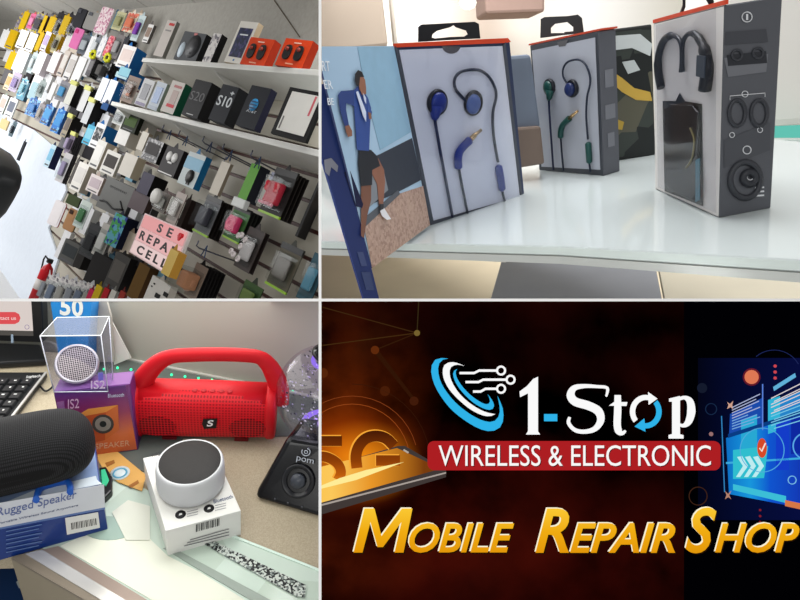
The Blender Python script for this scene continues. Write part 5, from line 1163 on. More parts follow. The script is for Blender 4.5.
mb = MB(); mb.lathe([(0, 0), (R_*.9, 0), (R_*.95, .0025)], M((20, 20, 22), .4), 56)
o = mb.build('black_base', t); o.matrix_local = basis(R3, FW3, U3)
mb = MB(); mb.lathe([(R_*.95, .0025), (R_*.99, .006), (R_*1.0, Hs*.3), (R_*.99, Hs*.75), (R_*.97, Hs*.92), (R_*.94, Hs*.985), (R_*.91, Hs), (R_*.885, Hs*.99)], M((196, 198, 200), .4), 56)
o = mb.build('white_shell', t); o.matrix_local = basis(R3, FW3, U3)
mb = MB(); mb.lathe([(R_*.89, Hs*.985), (R_*.86, Hs*1.0), (R_*.5, Hs*1.04), (0, Hs*1.05)], dots_mat((50, 48, 47), (16, 15, 15), 620, .36, .5, (0, 1)), 56)
o = mb.build('mesh_top', t); o.matrix_local = basis(R3, FW3, U3)

# ---- red carry speaker
bs_ = g(207, 432, 0); rt = bs_.length/ray(206, 441).length; pxr = rt/F
XR = (g(280, 441)-g(134, 438)).normalized(); YR = U3.cross(XR).normalized(); M3 = basis(XR, YR, U3)
red = M((196, 16, 28), .5, var=.03); redd = M((170, 14, 26), .5)
t = thing('carry_speaker', at2(bs_), 'red plastic boombox speaker with a carrying handle', 'speaker')
hw_ = 67*pxr; RZ = 28.5*pxr; RY = 20*pxr
def sec(x, k=1.0, n=28, e=3.0, zc=None):
    zc = RZ+.004 if zc is None else zc
    return [V((x, RY*k*math.copysign(abs(math.cos(a))**(2/e), math.cos(a)), zc+RZ*k*math.copysign(abs(math.sin(a))**(2/e), math.sin(a)))) for a in [2*math.pi*i/n for i in range(n)]]
def loft(mb, secs, m):
    rings = [[mb.bm.verts.new(p) for p in s] for s in secs]; mi = mb.mi(m)
    for a, b in zip(rings, rings[1:]):
        for i in range(len(a)):
            j = (i+1) % len(a); f = mb.bm.faces.new([a[i], a[j], b[j], b[i]]); f.smooth = True; f.material_index = mi
    for r__ in (rings[0][::-1], rings[-1]): f = mb.bm.faces.new(r__); f.material_index = mi
def put(mb, nm, par=t, off=V((0, 0, 0))): o = mb.build(nm, par); o.matrix_parent_inverse = Matrix.Identity(4); o.matrix_local = basis(XR, YR, U3, off); return o
mb = MB(); loft(mb, [sec(-hw_*.9, .95), sec(-hw_*.86, .965), sec(-hw_*.4, .985), sec(0, .99), sec(hw_*.4, .985), sec(hw_*.86, .965), sec(hw_*.9, .95)], dots_mat((204, 22, 34), (140, 8, 18), 230, .3, .4, (0, 2))); put(mb, 'grille_body', t)
for s in (-1, 1):
    mb = MB(); loft(mb, [sec(s*hw_*.87, 1.0), sec(s*hw_*.9, 1.03), sec(s*hw_*.97, 1.02), sec(s*hw_*1.0, .96), sec(s*hw_*1.01, .85)], red); put(mb, 'end_cap', t)
# smooth shoulder band over the top
mb = MB(); loft(mb, [[p+V((0, 0, RZ*.06)) for p in sec(x, .93)] for x in (-hw_*.86, 0, hw_*.86)], red); put(mb, 'top_panel', t)
mb = MB()
for k in range(5): mb.ball((hw_*(-.12+.12*k), -RY*.35, RZ*2.02+.002), .004, redd, 10, sc=(1, 1, .25))
put(mb, 'buttons', t)
for s in (-.5, .52):
    mb = MB(); mb.box(s*hw_-.01, s*hw_+.01, -RY*.6, RY*.6, 0, .006, M((110, 10, 20), .5)); put(mb, 'foot', t)
for s in (-1, 1):     # woofer screens: panels of denser holes
    mb = MB(); q = [(s*hw_*.62+math.cos(a*.3927)*hw_*.26, -RY*.988-.0006, RZ*.86+math.sin(a*.3927)*RZ*.42) for a in range(16)]
    mb.prism(q, (0, .004, 0), dots_mat((190, 18, 30), (96, 4, 12), 230, .4, .4, (0, 2))); put(mb, 'woofer_screen', t)
pfr = Plane(bs_-YR*(RY+.002), -YR)
l = L(bs_); l.prism(pts(pfr, [(203, 419), (217.5, 418.5), (216, 428), (204, 428.5), (202, 424)], .0004), pfr.n*.0008, M((18, 18, 20), .3)); l.build('logo_plaque', t)
l = L(bs_); l.text('S', pfr, (206.5, 426.5), (212.5, 426.2), (208, 420.3), M((220, 220, 222), .4), off=.0016, bold=.02); l.build('logo_mark', t)
hpth = smooth([(139, 402), (140, 388), (147, 374), (159, 362), (172, 356.5), (190, 355), (215, 354.5), (240, 355), (258, 357), (267, 363), (274, 374), (279, 388), (279, 402)], 5)
hpl = Plane(bs_, -YR); hp3 = pts(hpl, hpth)
l = L(bs_); l.tube(hp3, [(5.2+1.2*min(1, abs(q[1]-355)/22)*(1 if q[1] > 358 else 0))*pxr*1.05 for q in hpth], red, 14, flat=1.5); l.build('handle', t)

# ---- globe speaker at the right, black base
hp_ = .075
b4 = [g(252, 499, .001), g(352, 528, .001), g(392, 470, .001), g(286, 446, .001)]
gc0 = g(330, 447, hp_)
t4 = [g(286, 438, hp_), g(372, 452, hp_), g(385, 424, hp_), g(303, 416, hp_)]
O = (b4[0]+b4[2])/2; t = thing('globe_speaker', at2(O), 'black globe speaker with purple lit glitter ball at the right', 'speaker')
l = L(O); l.hexa(b4+t4, M((15, 16, 20), .18)); l.build('base', t, bevel=.008, seg=4)
gx, gy, gr = 325.5, 393, 49
bc = g(330, 433, hp_); tg = bc.length/ray(330, 433).length; gc = ray(gx, gy)*tg; rg = gr/F*tg
l = L(O); l.ball(gc, rg, clear_mat((244, 242, 250), .05, .04), 48, ax=(R3, FW3, U3)); l.build('glass_globe', t)
pur = emit_mat((150, 116, 236), 1.1)
l = L(O); l.lathe([(rg*.34, 0), (rg*.44, 0), (rg*.46, .002), (rg*.42, .003), (rg*.34, .003), (rg*.34, 0)], pur, 28, gc-U3*rg*.86, (R3, FW3, U3)); l.build('lower_light_ring', t)
l = L(O); l.lathe([(rg*.26, 0), (rg*.33, 0), (rg*.34, -.002), (rg*.3, -.003), (rg*.26, -.003), (rg*.26, 0)], pur, 28, gc+U3*rg*.84, (R3, FW3, U3)); l.build('upper_light_ring', t)
l = L(O); l.lathe([(0, rg*.98), (rg*.3, rg*.95), (rg*.34, rg*1.02), (rg*.2, rg*1.12), (0, rg*1.14)], M((18, 18, 22), .3), 28, gc, (R3, FW3, U3)); l.build('top_cap', t)
l = L(O); random.seed(8)
for k in range(320):
    a, b, c = random.gauss(0, 1), random.gauss(0, 1), random.gauss(0, 1); n = math.sqrt(a*a+b*b+c*c); d = rg*random.uniform(.5, .95)
    P = gc+(R3*a+FW3*b+U3*c)/n*d; s = random.uniform(.0006, .0018); cl = random.choice(((230, 226, 236), (90, 90, 100), (60, 60, 70), (200, 190, 230)))
    l.prism([P, P+R3*s*1.6, P+R3*s*1.2+U3*s*1.5, P+U3*s*1.8-R3*s*.4], FW3*.0004, M(cl, .2))
o = l.build('glitter', t); o['kind'] = 'stuff'
fb = Plane(b4[0], (t4[0]-b4[0]).cross(b4[1]-b4[0]).normalized()); fb = fb if fb.n.y < 0 else Plane(fb.P, -fb.n)
txm = M((170, 176, 186), .4)
l = L(O); l.text('pom', fb, (296, 462), (313, 466), (297, 456), txm, off=.0006); l.build('lettering', t)
l = L(O); l.tube([fb.p(306+4.2*math.cos(a*.45-1.2), 452+3.8*math.sin(a*.45-1.2), .0006) for a in range(12)], .0008, txm, 5); l.tube([fb.p(306+1.7*math.cos(a*.7), 452+1.6*math.sin(a*.7), .0006) for a in range(9)], .0007, txm, 5, closed=True); l.build('logo_mark', t)
dc = fb.p(298, 481, .0005); X_ = (fb.p(310, 484)-fb.p(298, 481)).normalized(); Y_ = fb.n.cross(X_); pd_ = dc.y/F
l = L(O); l.lathe([(12*pd_, 0), (17*pd_, 0), (16.5*pd_, .003), (14.5*pd_, .002), (12*pd_, 0)], M((30, 31, 35), .2), 36, dc, (X_, Y_, fb.n)); l.build('dial_ring', t)
l = L(O); l.lathe([(0, 0), (8*pd_, 0), (7*pd_, .004), (0, .005)], M((62, 66, 74), .25), 28, dc, (X_, Y_, fb.n)); l.build('dial_knob', t)
l = L(O)
for x, y in ((275, 499), (288, 503), (302, 507)): l.ball(fb.p(x, y, .0002), .0016, M((70, 72, 78), .4), 8)
l.build('button_dots', t)
# =================================================================== LOWER RIGHT: the shop sign, its colours emitted
cur[0] = 4
YS = 1.5; SG = Plane((0, YS, 0), (0, -1, 0)); SO = V((-.3, YS, -.75)); q_ = YS/F
t4_ = thing('shop_sign', at2(SO), 'black printed shop sign with white, red and gold lettering', 'sign')
# printed face, coloured by emission: soft red smoke and an orange glow are printed on it
m, nt, out = newmat('sign_print'); b = prin(nt, out, .6, 0, 0); b.inputs['Base Color'].default_value = (0, 0, 0, 1)
co = nt.nodes.new('ShaderNodeTexCoord')
def glow(px, py, rx, ry, power):
    mp_ = nt.nodes.new('ShaderNodeMapping'); mp_.vector_type = 'POINT'
    c = SG.p(px, py)-SO
    sx, sz = 1/(rx*q_), 1/(ry*q_)
    mp_.inputs['Scale'].default_value = (sx, 0, sz); mp_.inputs['Location'].default_value = (-c.x*sx, 0, -c.z*sz)
    nt.links.new(co.outputs['Object'], mp_.inputs[0])
    gr = nt.nodes.new('ShaderNodeTexGradient'); gr.gradient_type = 'SPHERICAL'; nt.links.new(mp_.outputs[0], gr.inputs[0])
    pw = nt.nodes.new('ShaderNodeMath'); pw.operation = 'POWER'; pw.inputs[1].default_value = power; nt.links.new(gr.outputs['Fac'], pw.inputs[0]); return pw.outputs[0]
def noise(s, lo, hi):
    n = nt.nodes.new('ShaderNodeTexNoise'); n.inputs['Scale'].default_value = s; n.inputs['Detail'].default_value = 4
    nt.links.new(co.outputs['Object'], n.inputs['Vector']); r = nt.nodes.new('ShaderNodeMapRange'); r.inputs[1].default_value = lo; r.inputs[2].default_value = hi
    nt.links.new(n.outputs['Fac'], r.inputs[0]); return r.outputs[0]
def mul(a, b_):
    x = nt.nodes.new('ShaderNodeMath'); x.operation = 'MULTIPLY'
    for i, v in enumerate((a, b_)):
        if isinstance(v, float): x.inputs[i].default_value = v
        else: nt.links.new(v, x.inputs[i])
    return x.outputs[0]
col = mixc(nt, mul(noise(3.2, .38, .72), .9), (0, 0, 0), lin((34, 6, 4)))
def over(fac, c):
    global col; col = mixc(nt, fac, col, lin(c))
over(mul(glow(470, 540, 190, 120, 1.0), noise(5, .3, .7)), (70, 14, 6))
over(mul(glow(640, 560, 120, 90, 1.0), noise(5, .35, .75)), (60, 10, 6))
over(mul(mul(glow(330, 400, 115, 110, 1.0), noise(7, .3, .75)), .8), (120, 46, 8))
over(mul(mul(glow(365, 335, 70, 60, 1.2), noise(11, .35, .7)), .7), (48, 20, 6))
over(mul(mul(glow(325, 560, 120, 60, 1.2), noise(5, .3, .7)), .7), (90, 30, 8))
over(mul(glow(345, 455, 88, 66, 1.7), .95), (196, 76, 6)); over(mul(glow(362, 462, 62, 44, 1.5), .95), (250, 150, 22)); over(glow(340, 484, 52, 20, 1.0), (255, 226, 120)); over(glow(382, 468, 30, 14, 1.0), (255, 210, 90))
nt.links.new(col, b.inputs['Emission Color']); b.inputs['Emission Strength'].default_value = 1.0
def sp(nm, poly, mt, off=.001, th=.001, par=None):
    l = L(SO); l.prism(pts(SG, poly, off), V((0, -th, 0)), mt); return l.build(nm, par or t4_)
l = L(SO); l.prism([SG.p(x, y) for x, y in [(300, 270), (820, 270), (820, 625), (300, 625)]], V((0, .04, 0)), m); l.build('emissive_face', t4_)
E_ = lambda c: emit_mat(c, 1.0)
def circ(cx, cy, r, n=24, ry=None): return [(cx+r*math.cos(2*math.pi*a/n), cy+(ry or r)*math.sin(2*math.pi*a/n)) for a in range(n)]
def ringp(nm, cx, cy, r, w, c, off=.001, a0=0, a1=360, ry=None, par=None, th=.001):
    n = max(8, int(abs(a1-a0)/8)); ry = ry or r; o = []; i_ = []
    for k in range(n+1):
        a = math.radians(a0+(a1-a0)*k/n); o.append((cx+(r+w/2)*math.cos(a), cy+(ry+w/2)*math.sin(a))); i_.append((cx+(r-w/2)*math.cos(a), cy+(ry-w/2)*math.sin(a)))
    l = L(SO)
    for k in range(n): l.prism(pts(SG, [o[k], o[k+1], i_[k+1], i_[k]], off), V((0, -th, 0)), E_(c))
    return l.build(nm, par or t4_)
def ribbon(nm, path, widths, c, off=.001, th=.002, par=None, n=5):
    P = smooth(path, n); P = [V(p) for p in P]; W_ = []
    for i in range(len(P)):
        f = i/(len(P)-1)*(len(widths)-1); k = min(int(f), len(widths)-2); W_.append(widths[k]*(1-(f-k))+widths[k+1]*(f-k))
    Lp, Rp = [], []
    for i, p in enumerate(P):
        d = (P[min(i+1, len(P)-1)]-P[max(i-1, 0)]).normalized(); nrm = V((-d.y, d.x))
        Lp.append(p+nrm*W_[i]/2); Rp.append(p-nrm*W_[i]/2)
    l = L(SO)
    for i in range(len(P)-1): l.prism(pts(SG, [tuple(Lp[i]), tuple(Lp[i+1]), tuple(Rp[i+1]), tuple(Rp[i])], off), V((0, -th, 0)), E_(c) if isinstance(c, tuple) else c)
    return l.build(nm, par or t4_)
def stext(s, x0, x1, yb, yt, c, off=.003, th=.002, nm='lettering', par=None, **k):
    l = L(SO); l.text(s, SG, (x0, yb), (x1, yb), (x0, yt), E_(c) if isinstance(c, tuple) else c, off=off, thick=th, **k); return l.build(nm, par or t4_)
# network lines and dots, left
for a, b_, c in (((417, 333), (318, 346), (64, 40, 16)), ((417, 333), (318, 306), (58, 36, 16)), ((417, 333), (419, 296), (50, 40, 20)), ((375, 350), (415, 401), (48, 20, 6)), ((417, 333), (375, 350), (50, 26, 10))):
    ribbon('network_line', [a, b_], [1.0, 1.0] if a[0] == 417 else [5, 3], c, .0006, .0004, n=2)
for x, y, r, c in ((417, 333, 3, (116, 96, 46)), (375, 350, 4.2, (92, 40, 12)), (323, 373, 5, (84, 36, 10)), (414, 401, 4.5, (64, 26, 10)), (385, 391, 5, (70, 28, 8))): sp('network_dot', circ(x, y, r), E_(c), .0012)
ringp('scope_ring', 352, 462, 66, 0.6, (130, 60, 26), .0012, 180, 345); ringp('scope_ring', 352, 462, 58, 0.6, (150, 70, 26), .0012, 190, 350); ringp('scope_ring', 352, 462, 78, .5, (50, 22, 10), .0012, 270, 360)
# phone picture
ph = sp('pictured_phone', [(300, 474), (398, 446), (405, 446), (446, 470), (446, 477), (316, 516), (300, 510)], E_((64, 56, 54)), .0014)
sp('phone_rim', [(300, 509.6), (446, 472), (446, 473.4), (300, 511.4)], E_((170, 160, 152)), .0026, par=ph)
sp('phone_screen', [(300, 472), (397, 448), (441, 468.5), (318, 503.5), (300, 508)], ramp_mat([(0, (250, 190, 60)), (.3, (252, 200, 90)), (.6, (232, 150, 40)), (1, (120, 60, 14))], 0, .03, .36, emit=1.0), .0028, par=ph)
sp('speaker_slot', [(404, 449), (409, 452), (408, 453.4), (403, 450.4)], E_((180, 170, 160)), .004, par=ph)
letr = ramp_mat([(0, (236, 140, 30)), (.18, (190, 92, 14)), (.45, (140, 62, 8)), (1, (74, 28, 6))], 2, .75-(484-300)*q_, .75-(432-300)*q_, emit=1.0)
rimc = (250, 170, 56)
def glyph(nm, path, w_, n=5):
    ribbon(nm+'_glow', [(x-.9, y-.4) for x, y in path], [w_+1.4]*2, rimc, .0042, .0004, n=n); ribbon(nm, path, [w_]*2, letr, .005, .0006, n=n)
glyph('numeral_bar', [(296, 441), (342, 441)], 10, 1); glyph('numeral_bowl', [(304, 464), (314, 457.5), (326, 457), (337, 463), (341, 472), (338, 480)], 10)
glyph('letter_g', [(394, 446), (386, 438.5), (376, 436), (366, 438.5), (359, 446), (356, 456), (357, 468)], 11); glyph('letter_g_spur', [(376, 460.5), (400, 460.5)], 10.5, 1)
l = L(SO)
sp('phone_glint', [(320, 486), (340, 478), (366, 470), (404, 462), (380, 471), (356, 480), (320, 489)], E_((255, 236, 150)), .0058, .0004, par=ph)
# dark right half and blue tech panel
sp('dark_print', [(684, 270), (820, 270), (820, 625), (684, 625)], E_((1, 1, 3)), .0004, .0004)
tech = sp('blue_print', [(698, 358), (820, 358), (820, 520), (698, 520)], ramp_mat([(0, (3, 5, 22)), (.35, (4, 10, 44)), (1, (8, 14, 62))], 0, (698-280)*q_*1.0, (810-280)*q_, emit=1.0), .001, .0004)
mpan = sp('glowing_panel', [(726, 438), (800, 412), (822, 404), (822, 512), (729, 494)], ramp_mat([(0, (14, 110, 196)), (.3, (24, 150, 220)), (.55, (16, 84, 206)), (1, (20, 50, 176))], 0, (726-280)*q_, (805-280)*q_, emit=1.0), .0016, .0004)
def tp_(nm, poly, c, off=.0022): sp(nm, poly, E_(c), off, .0003, par=mpan)
tp_('column_panel', [(741, 420), (757, 414), (757, 478), (741, 474)], (40, 168, 210)); tp_('column_panel', [(768, 400), (780, 396), (780, 430), (768, 434)], (50, 180, 214))
tp_('card_panel', [(730, 414), (762, 398), (762, 428), (729, 437)], (26, 74, 170), .002); tp_('card_panel', [(768, 404), (822, 382), (822, 404), (768, 424)], (36, 130, 200), .002)
tp_('cross_band', [(728, 434), (822, 404), (822, 408), (728, 438)], (10, 60, 130), .0027); tp_('cross_band', [(726, 462), (822, 456), (822, 458), (726, 464)], (60, 170, 220), .0026)
tp_('deep_panel', [(776, 424), (789, 420), (789, 470), (776, 470)], (20, 60, 200), .0026); tp_('deep_panel', [(791, 418), (822, 410), (822, 452), (791, 454)], (14, 40, 160), .0026)
tp_('chevron_panel', [(733, 450), (768, 446), (764, 478), (733, 479)], (48, 190, 206), .003)
for k in range(3):
    x = 737+8*k
    tp_('chevron', [(x, 457), (x+5, 456), (x+11, 466), (x+3, 477), (x-1, 477), (x+6, 466)], (190, 236, 240), .0036)
for r0, c0 in ((0, (210, 220, 240)),):
    def trow(x0, x1, y0, sl, c): tp_('text_row', [(x0, y0), (x1, y0-(x1-x0)*sl), (x1, y0-(x1-x0)*sl+1.0), (x0, y0+1.0)], c, .0032)
    for k in range(9): trow(732, (760, 756, 759, 752, 760, 748, 757, 760, 754)[k], 407+k*2.7, .48-.02*k, (170, 180, 214) if k < 5 else (120, 170, 220))
    for k in range(11): trow(771+(k % 3 == 1)*3, 806, 398+k*3, .5-.02*k, (222, 212, 214) if k < 6 else (120, 200, 230))
tp_('light_bar', [(773, 387), (795, 373), (796, 377), (774, 391)], (96, 176, 216), .0034)
tp_('scan_edge', [(762, 384), (763.2, 384), (763.2, 430), (762, 430)], (90, 130, 220), .0036)
ringp('big_circle', 762, 450, 22, .7, (80, 170, 220), .0034)
tp_('check_badge', circ(762, 448, 4.8, 24, 9.8), (214, 74, 40), .004)
ck_ = ribbon('check_mark', [(759.5, 448), (761.5, 451.5), (765.5, 443)], [1.4, 1.4, 1.4], (246, 230, 220), .0048, .0003, n=1)
tp_('lower_bar', [(733, 484), (786, 496), (786, 503), (733, 490)], (60, 190, 214), .003); tp_('lower_bar', [(785, 500), (822, 508), (822, 514), (785, 506)], (214, 120, 70), .0034)
tp_('side_rule', [(721, 416), (722, 416), (725, 492), (724, 492)], (50, 130, 190), .003)
ringp('pale_ring', 806, 446, 13, 1.2, (90, 170, 230), .004); ringp('faint_ring', 698, 496, 9, .8, (60, 34, 22), .002); ringp('faint_ring', 711, 409, 5.5, .8, (22, 40, 70), .002); ringp('hexagon_ring', 792, 480, 4, .8, (120, 190, 230), .004)
ringp('faint_ring', 774, 378, 28, .6, (30, 40, 90), .0018, 230, 330)
sp('orange_disc', circ(751.5, 377, 7), E_((222, 120, 84)), .002); ringp('disc_halo', 751.5, 377, 8, 1.4, (100, 24, 40), .0018)
sp('faint_disc', circ(702, 388, 5), E_((20, 26, 44)), .002); sp('small_star', circ(711, 434, 2.2, 8), E_((150, 110, 110)), .002)
for k in range(3): sp('red_dot', circ(775, 366+6*k, 1.6, 12), E_((206, 70, 80)), .002)
for k in range(3): sp('red_dot', circ(760, 510+6*k, 1.2, 12), E_((130, 30, 40)), .002)
sp('spark', [(727, 402), (730, 404), (733, 401), (732, 405), (733, 409), (730, 407), (727, 409), (728.5, 405)], E_((206, 160, 140)), .002)
sp('spark', [(725, 491), (728, 494), (731, 491), (729, 495), (731, 499), (728, 497), (725, 499), (726.5, 495)], E_((180, 130, 110)), .002)
# ---- emblem
BL = (46, 178, 232); WH = (250, 250, 250)
def crescent(nm, outer, inner, c): 
    a = smooth(outer, 4); b_ = smooth(inner, 4); n = 24
    def rs(P):
        P = [V(p) for p in P]; d = [0]
        for i in range(1, len(P)): d.append(d[-1]+(P[i]-P[i-1]).length)
        o = []
        for k in range(n+1):
            s = d[-1]*k/n; i = max(1, next((j for j in range(len(d)) if d[j] >= s-1e-9), len(d)-1)); f = (s-d[i-1])/max(1e-9, d[i]-d[i-1]); o.append(tuple(P[i-1]+(P[i]-P[i-1])*f))
        return o
    a, b_ = rs(a), rs(b_); l = L(SO)
    for k in range(n):
        poly = [a[k], a[k+1], b_[k+1], b_[k]]
        if k == 0: poly = [a[0], a[1], b_[1]]
        if k == n-1: poly = [a[k], a[n], b_[k]]
        l.prism(pts(SG, poly, .003), V((0, -.003, 0)), E_(c))
    l.build(nm, t4_)
crescent('emblem_outer_swirl', [(448, 358.5), (437, 358.5), (431.5, 366), (432, 377), (437, 390), (449, 407), (463, 419), (478, 428), (490, 431), (499, 428), (503, 420), (502.5, 408), (497.5, 396)],
         [(448, 358.5), (441, 360.5), (438, 368), (440, 380), (446, 391), (455, 402), (467, 412), (480, 419.5), (490, 422), (496, 420), (499.5, 414), (499.5, 406), (497.5, 396)], BL)
crescent('emblem_white_swirl', [(464.5, 366), (455, 362.3), (447, 363), (443, 368), (443.5, 378), (449, 389), (458, 399), (470, 409), (482, 415), (490, 416), (495, 414)],
         [(464.5, 366), (457, 364.5), (451, 367), (449.5, 373), (452, 382), (459, 393), (469, 402.5), (480, 409.5), (488, 412.7), (495, 414)], WH)
crescent('emblem_inner_swirl', [(457, 369), (453.5, 371.5), (453.5, 377), (457, 385), (464, 394), (474, 403), (484, 408.5), (491, 409.5), (494, 406), (492, 400), (487.5, 394)],
         [(457, 369), (455.5, 372), (457, 378), (462, 386), (470, 394.5), (478, 400.5), (485, 404), (489, 403.5), (490, 401), (489, 397), (487.5, 394)], BL)
for ln_, (cx, cy) in (([(459.5, 373), (474, 373), (479, 370.5), (497, 370.5)], (501, 370.5)), ([(465.5, 382), (478.5, 382), (483, 379.6), (506, 379.6)], (510.5, 379.6)), ([(473, 391.5), (480.5, 391.5), (485.5, 388.7), (497, 388.7)], (501, 388.7))):
    tr = ribbon('circuit_line', ln_, [2.3]*2, WH, .004, .002, n=1); ringp('circuit_ring', cx, cy, 4, 2.0, WH, .004, th=.002)
# ---- 1-Stop, cut letter by letter
sp('letter_shape', [(537.8, 376.8), (537.8, 431), (540, 434.3), (526, 434.3), (528, 431), (528, 393), (520, 397), (519.5, 391.5), (527, 386), (533, 379)], E_(WH), .003, .003)
sp('hyphen_shape', [(544, 414), (557, 414), (557, 421), (544, 421)], E_(BL), .003, .003)
ribbon('letter_shape', [(606, 396.5), (607, 388), (597, 386.5), (584, 386), (574, 388), (570.5, 395), (575, 401.5), (588, 405.5), (598, 411), (600.5, 420), (595, 428.5), (585, 431.5), (575, 430), (568.5, 423), (569.5, 417)], [1.6, 3, 3, 4, 5.5, 8, 8.5, 8.5, 8.5, 7, 5, 4, 4, 3.6, 2.4], WH, .003, .003)
ribbon('letter_shape', [(617.5, 395), (617.5, 410), (617, 424), (618.5, 431), (622, 433), (625.5, 430.5)], [6, 7, 7, 7, 4, 1.5], WH, .003, .003)
sp('letter_bar', [(609, 405.5), (614, 402), (627, 402), (626, 405.8)], E_(WH), .0032, .003)
ringp('letter_arrow', 645.5, 411.5, 13.2, 5, WH, .003, 140, 288, par=None, th=.003, ry=14.2); sp('arrow_head', [(648, 392), (657, 398.5), (648.5, 404.5)], E_(WH), .0032, .003)
ringp('letter_arrow', 645.5, 411.5, 13.2, 5, BL, .003, -42, 98, par=None, th=.003, ry=14.2); sp('arrow_head', [(644, 418.5), (634.5, 426.5), (645, 431.5)], E_(BL), .0032, .003)
sp('letter_shape', [(669, 398.5), (679.5, 396), (679.5, 434), (683, 435), (683, 438.3), (668.5, 438.3), (668.5, 435), (672, 434), (672, 401.5), (669, 401.5)], E_(WH), .003, .003)
ribbon('letter_bowl', [(678, 399.5), (684, 397.5), (689.5, 401), (691, 411), (688.5, 421), (683.5, 425.5), (678, 424)], [2.5, 3.5, 6.5, 8, 6.5, 3.5, 2.5], WH, .0034, .003)
# ---- red name bar
def rrect(x0, y0, x1, y1, r):
    o = []
    for cx, cy, a0 in ((x1-r, y1-r, 0), (x0+r, y1-r, 90), (x0+r, y0+r, 180), (x1-r, y0+r, 270)):
        for k in range(7): a = math.radians(a0+k*15); o.append((cx+r*math.cos(a), cy+r*math.sin(a)))
    return o
bar = sp('name_bar', rrect(427.5, 441, 720, 470, 6.5), E_((172, 30, 34)), .005, .003)
stext('WIRELESS & ELECTRONIC', 439.5, 711.5, 466.8, 445.8, (60, 6, 8), off=.0084, th=.0004, par=bar)
stext('WIRELESS & ELECTRONIC', 438.6, 710.8, 466, 445.2, (250, 248, 246), off=.0092, th=.0006, par=bar)
# ---- gold line
gold = ramp_mat([(0, (226, 150, 10)), (.5, (240, 172, 18)), (1, (250, 200, 50))], 2, .75-(553-300)*q_, .75-(508-300)*q_, emit=1.0)
MP = [(353.5, 552.5), (364.5, 508.5), (374.5, 508.5), (381.5, 536), (402, 508.5), (412.5, 508.5), (403.5, 552.5), (394.5, 552.5), (401.5, 522), (383, 547), (377.5, 547), (370.5, 522), (362.5, 552.5)]
for dx, dy, c, off in ((1.2, 1.4, E_((36, 18, 4)), .002), (-1.1, -1.1, E_((252, 244, 214)), .003), (0, 0, gold, .0045)):
    sp('lettering', [(x+dx, y+dy) for x, y in MP], c, off, .0006)
for s, x0, x1, yb, yt in (('OBILE', 409, 514, 552.5, 523), ('R', 535.5, 569, 552.5, 508.5), ('EPAIR', 570, 675, 552.5, 523), ('S', 685.5, 716, 553, 507.5), ('HOP', 715, 799, 552.5, 523)):
    stext(s, x0+1.2, x1+1.2, yb+1.4, yt+1.4, (36, 18, 4), off=.002, th=.0006, shear=.28, bold=.022)
    stext(s, x0-1.1, x1-1.1, yb-1.1, yt-1.1, (252, 244, 214), off=.003, th=.0006, shear=.28, bold=.022)
    stext(s, x0, x1, yb, yt, gold, off=.004, th=.002, shear=.28, bold=.018)
WORLD = 0.5
# ------------------------------------------------------------------ the dividers trim whatever reaches them
bpy.context.view_layer.update()
def trim_to_compartment(o, planes):
    mw = o.matrix_world; me = o.data
    co = [mw @ v.co for v in me.vertices]
    todo = []
    for (n, d) in planes:                       # keep n.p >= d
        s = [n.dot(c)-d for c in co]
        if not s or max(s) <= 0: return 'gone'
        if min(s) < 0: todo.append((n, d))
    if not todo: return
    if me.users > 1: me = me.copy(); o.data = me
    bm = bmesh.new(); bm.from_mesh(me); inv = mw.inverted()
    for n, d in todo:
        pc = inv @ (n*d); pn = (mw.to_3x3().transposed() @ n).normalized()
        g = bm.verts[:]+bm.edges[:]+bm.faces[:]
        r = bmesh.ops.bisect_plane(bm, geom=g, plane_co=pc, plane_no=pn, clear_inner=True, clear_outer=False)
        ed = [e for e in r['geom_cut'] if isinstance(e, bmesh.types.BMEdge)]
        try: bmesh.ops.holes_fill(bm, edges=ed, sides=0)
        except Exception: pass
    if not bm.faces: bm.free(); return 'gone'
    bm.to_mesh(me); bm.free()
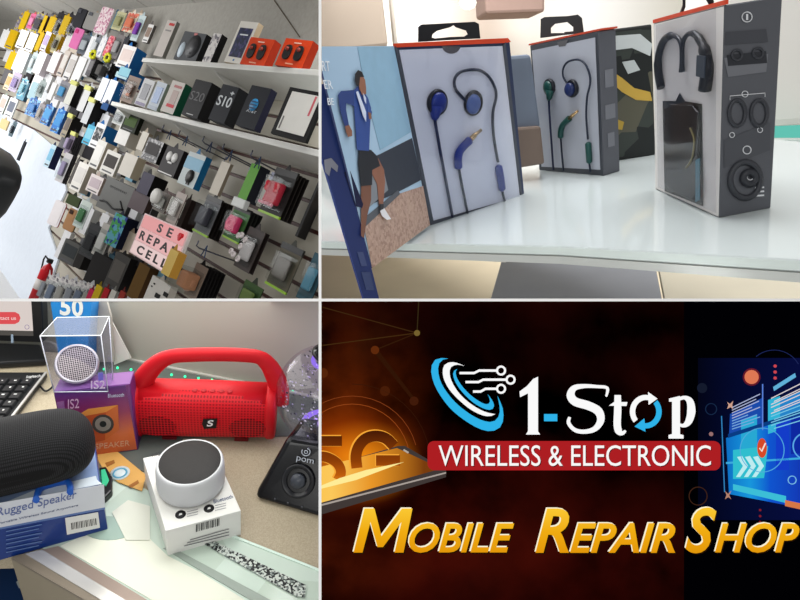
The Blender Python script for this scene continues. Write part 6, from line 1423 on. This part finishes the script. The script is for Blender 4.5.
hz = V((0, 0, 1)); EPS = HT+.0002
PL = {1: [(-vn, EPS), (hz, EPS)], 2: [(vn, EPS), (hz, EPS)], 3: [(-vn, EPS), (-hz, EPS)], 4: [(vn, EPS), (-hz, EPS)]}
dead = []
for o in list(scene.objects):
    c = CELL.get(o.name, 0)
    if o.type == 'MESH' and c:
        if trim_to_compartment(o, PL[c]) == 'gone': dead.append(o)
for o in dead:
    for ch in list(o.children): bpy.data.objects.remove(ch)
    bpy.data.objects.remove(o)
for o in list(scene.objects):
    if o.type == 'EMPTY' and not o.children: bpy.data.objects.remove(o)

# ------------------------------------------------------------------ light
w = bpy.data.worlds.new('daylight'); scene.world = w; w.use_nodes = True
bg = w.node_tree.nodes['Background']; bg.inputs[0].default_value = (1, .99, .97, 1); bg.inputs[1].default_value = WORLD
area('front_fill', (.1, -1.2, .5), (0, 1, 0), 1.2, 7)  # added fill from behind the camera, whitens the dividing bars
area('window_light', A1(-5.2, .1, 1.15), A1(-5, 0, 0), 1.3, 24)
area('wall_fill', A1(-3.2, .1, 1.2), A1(-3, -.1, 0), .8, 11)  # extra fill put in to brighten the middle of the accessory wall
area('shelf_fill', (.06, .5, .85), CC+UC*.4, .5, 7)  # unseen light added to lift the left face of the right box
area('shelf_top_fill', (.55, .5, 1.3), S0+FW2*.2+R2*.2, .4, 4)  # unseen source added above the glass shelf
area('store_fill', S0+FW2*1.2+U2*1.1+R2*.2, S0+FW2*2.2, .8, 30)  # made-up source that brightens the far store wall
area('counter_fill', (-.45, .72, -.003), (-.45, .72, -1), .5, 2.0, (1, .99, .94), sy=.5)  # invented overhead fill just under the horizontal bar
area('low_front_fill', (-.35, -.3, -.12), (-.4, .9, -.2), .35, 1.25, (1, .99, .95))  # added behind the camera to light the counter from the front
pl_ = bpy.data.lights.new('globe_lamp', 'POINT'); pl_.energy = .12; pl_.color = (.55, .35, 1); pl_.shadow_soft_size = .01
po_ = bpy.data.objects.new('globe_lamp', pl_); COL.objects.link(po_); po_.location = gc-U3*rg*.6
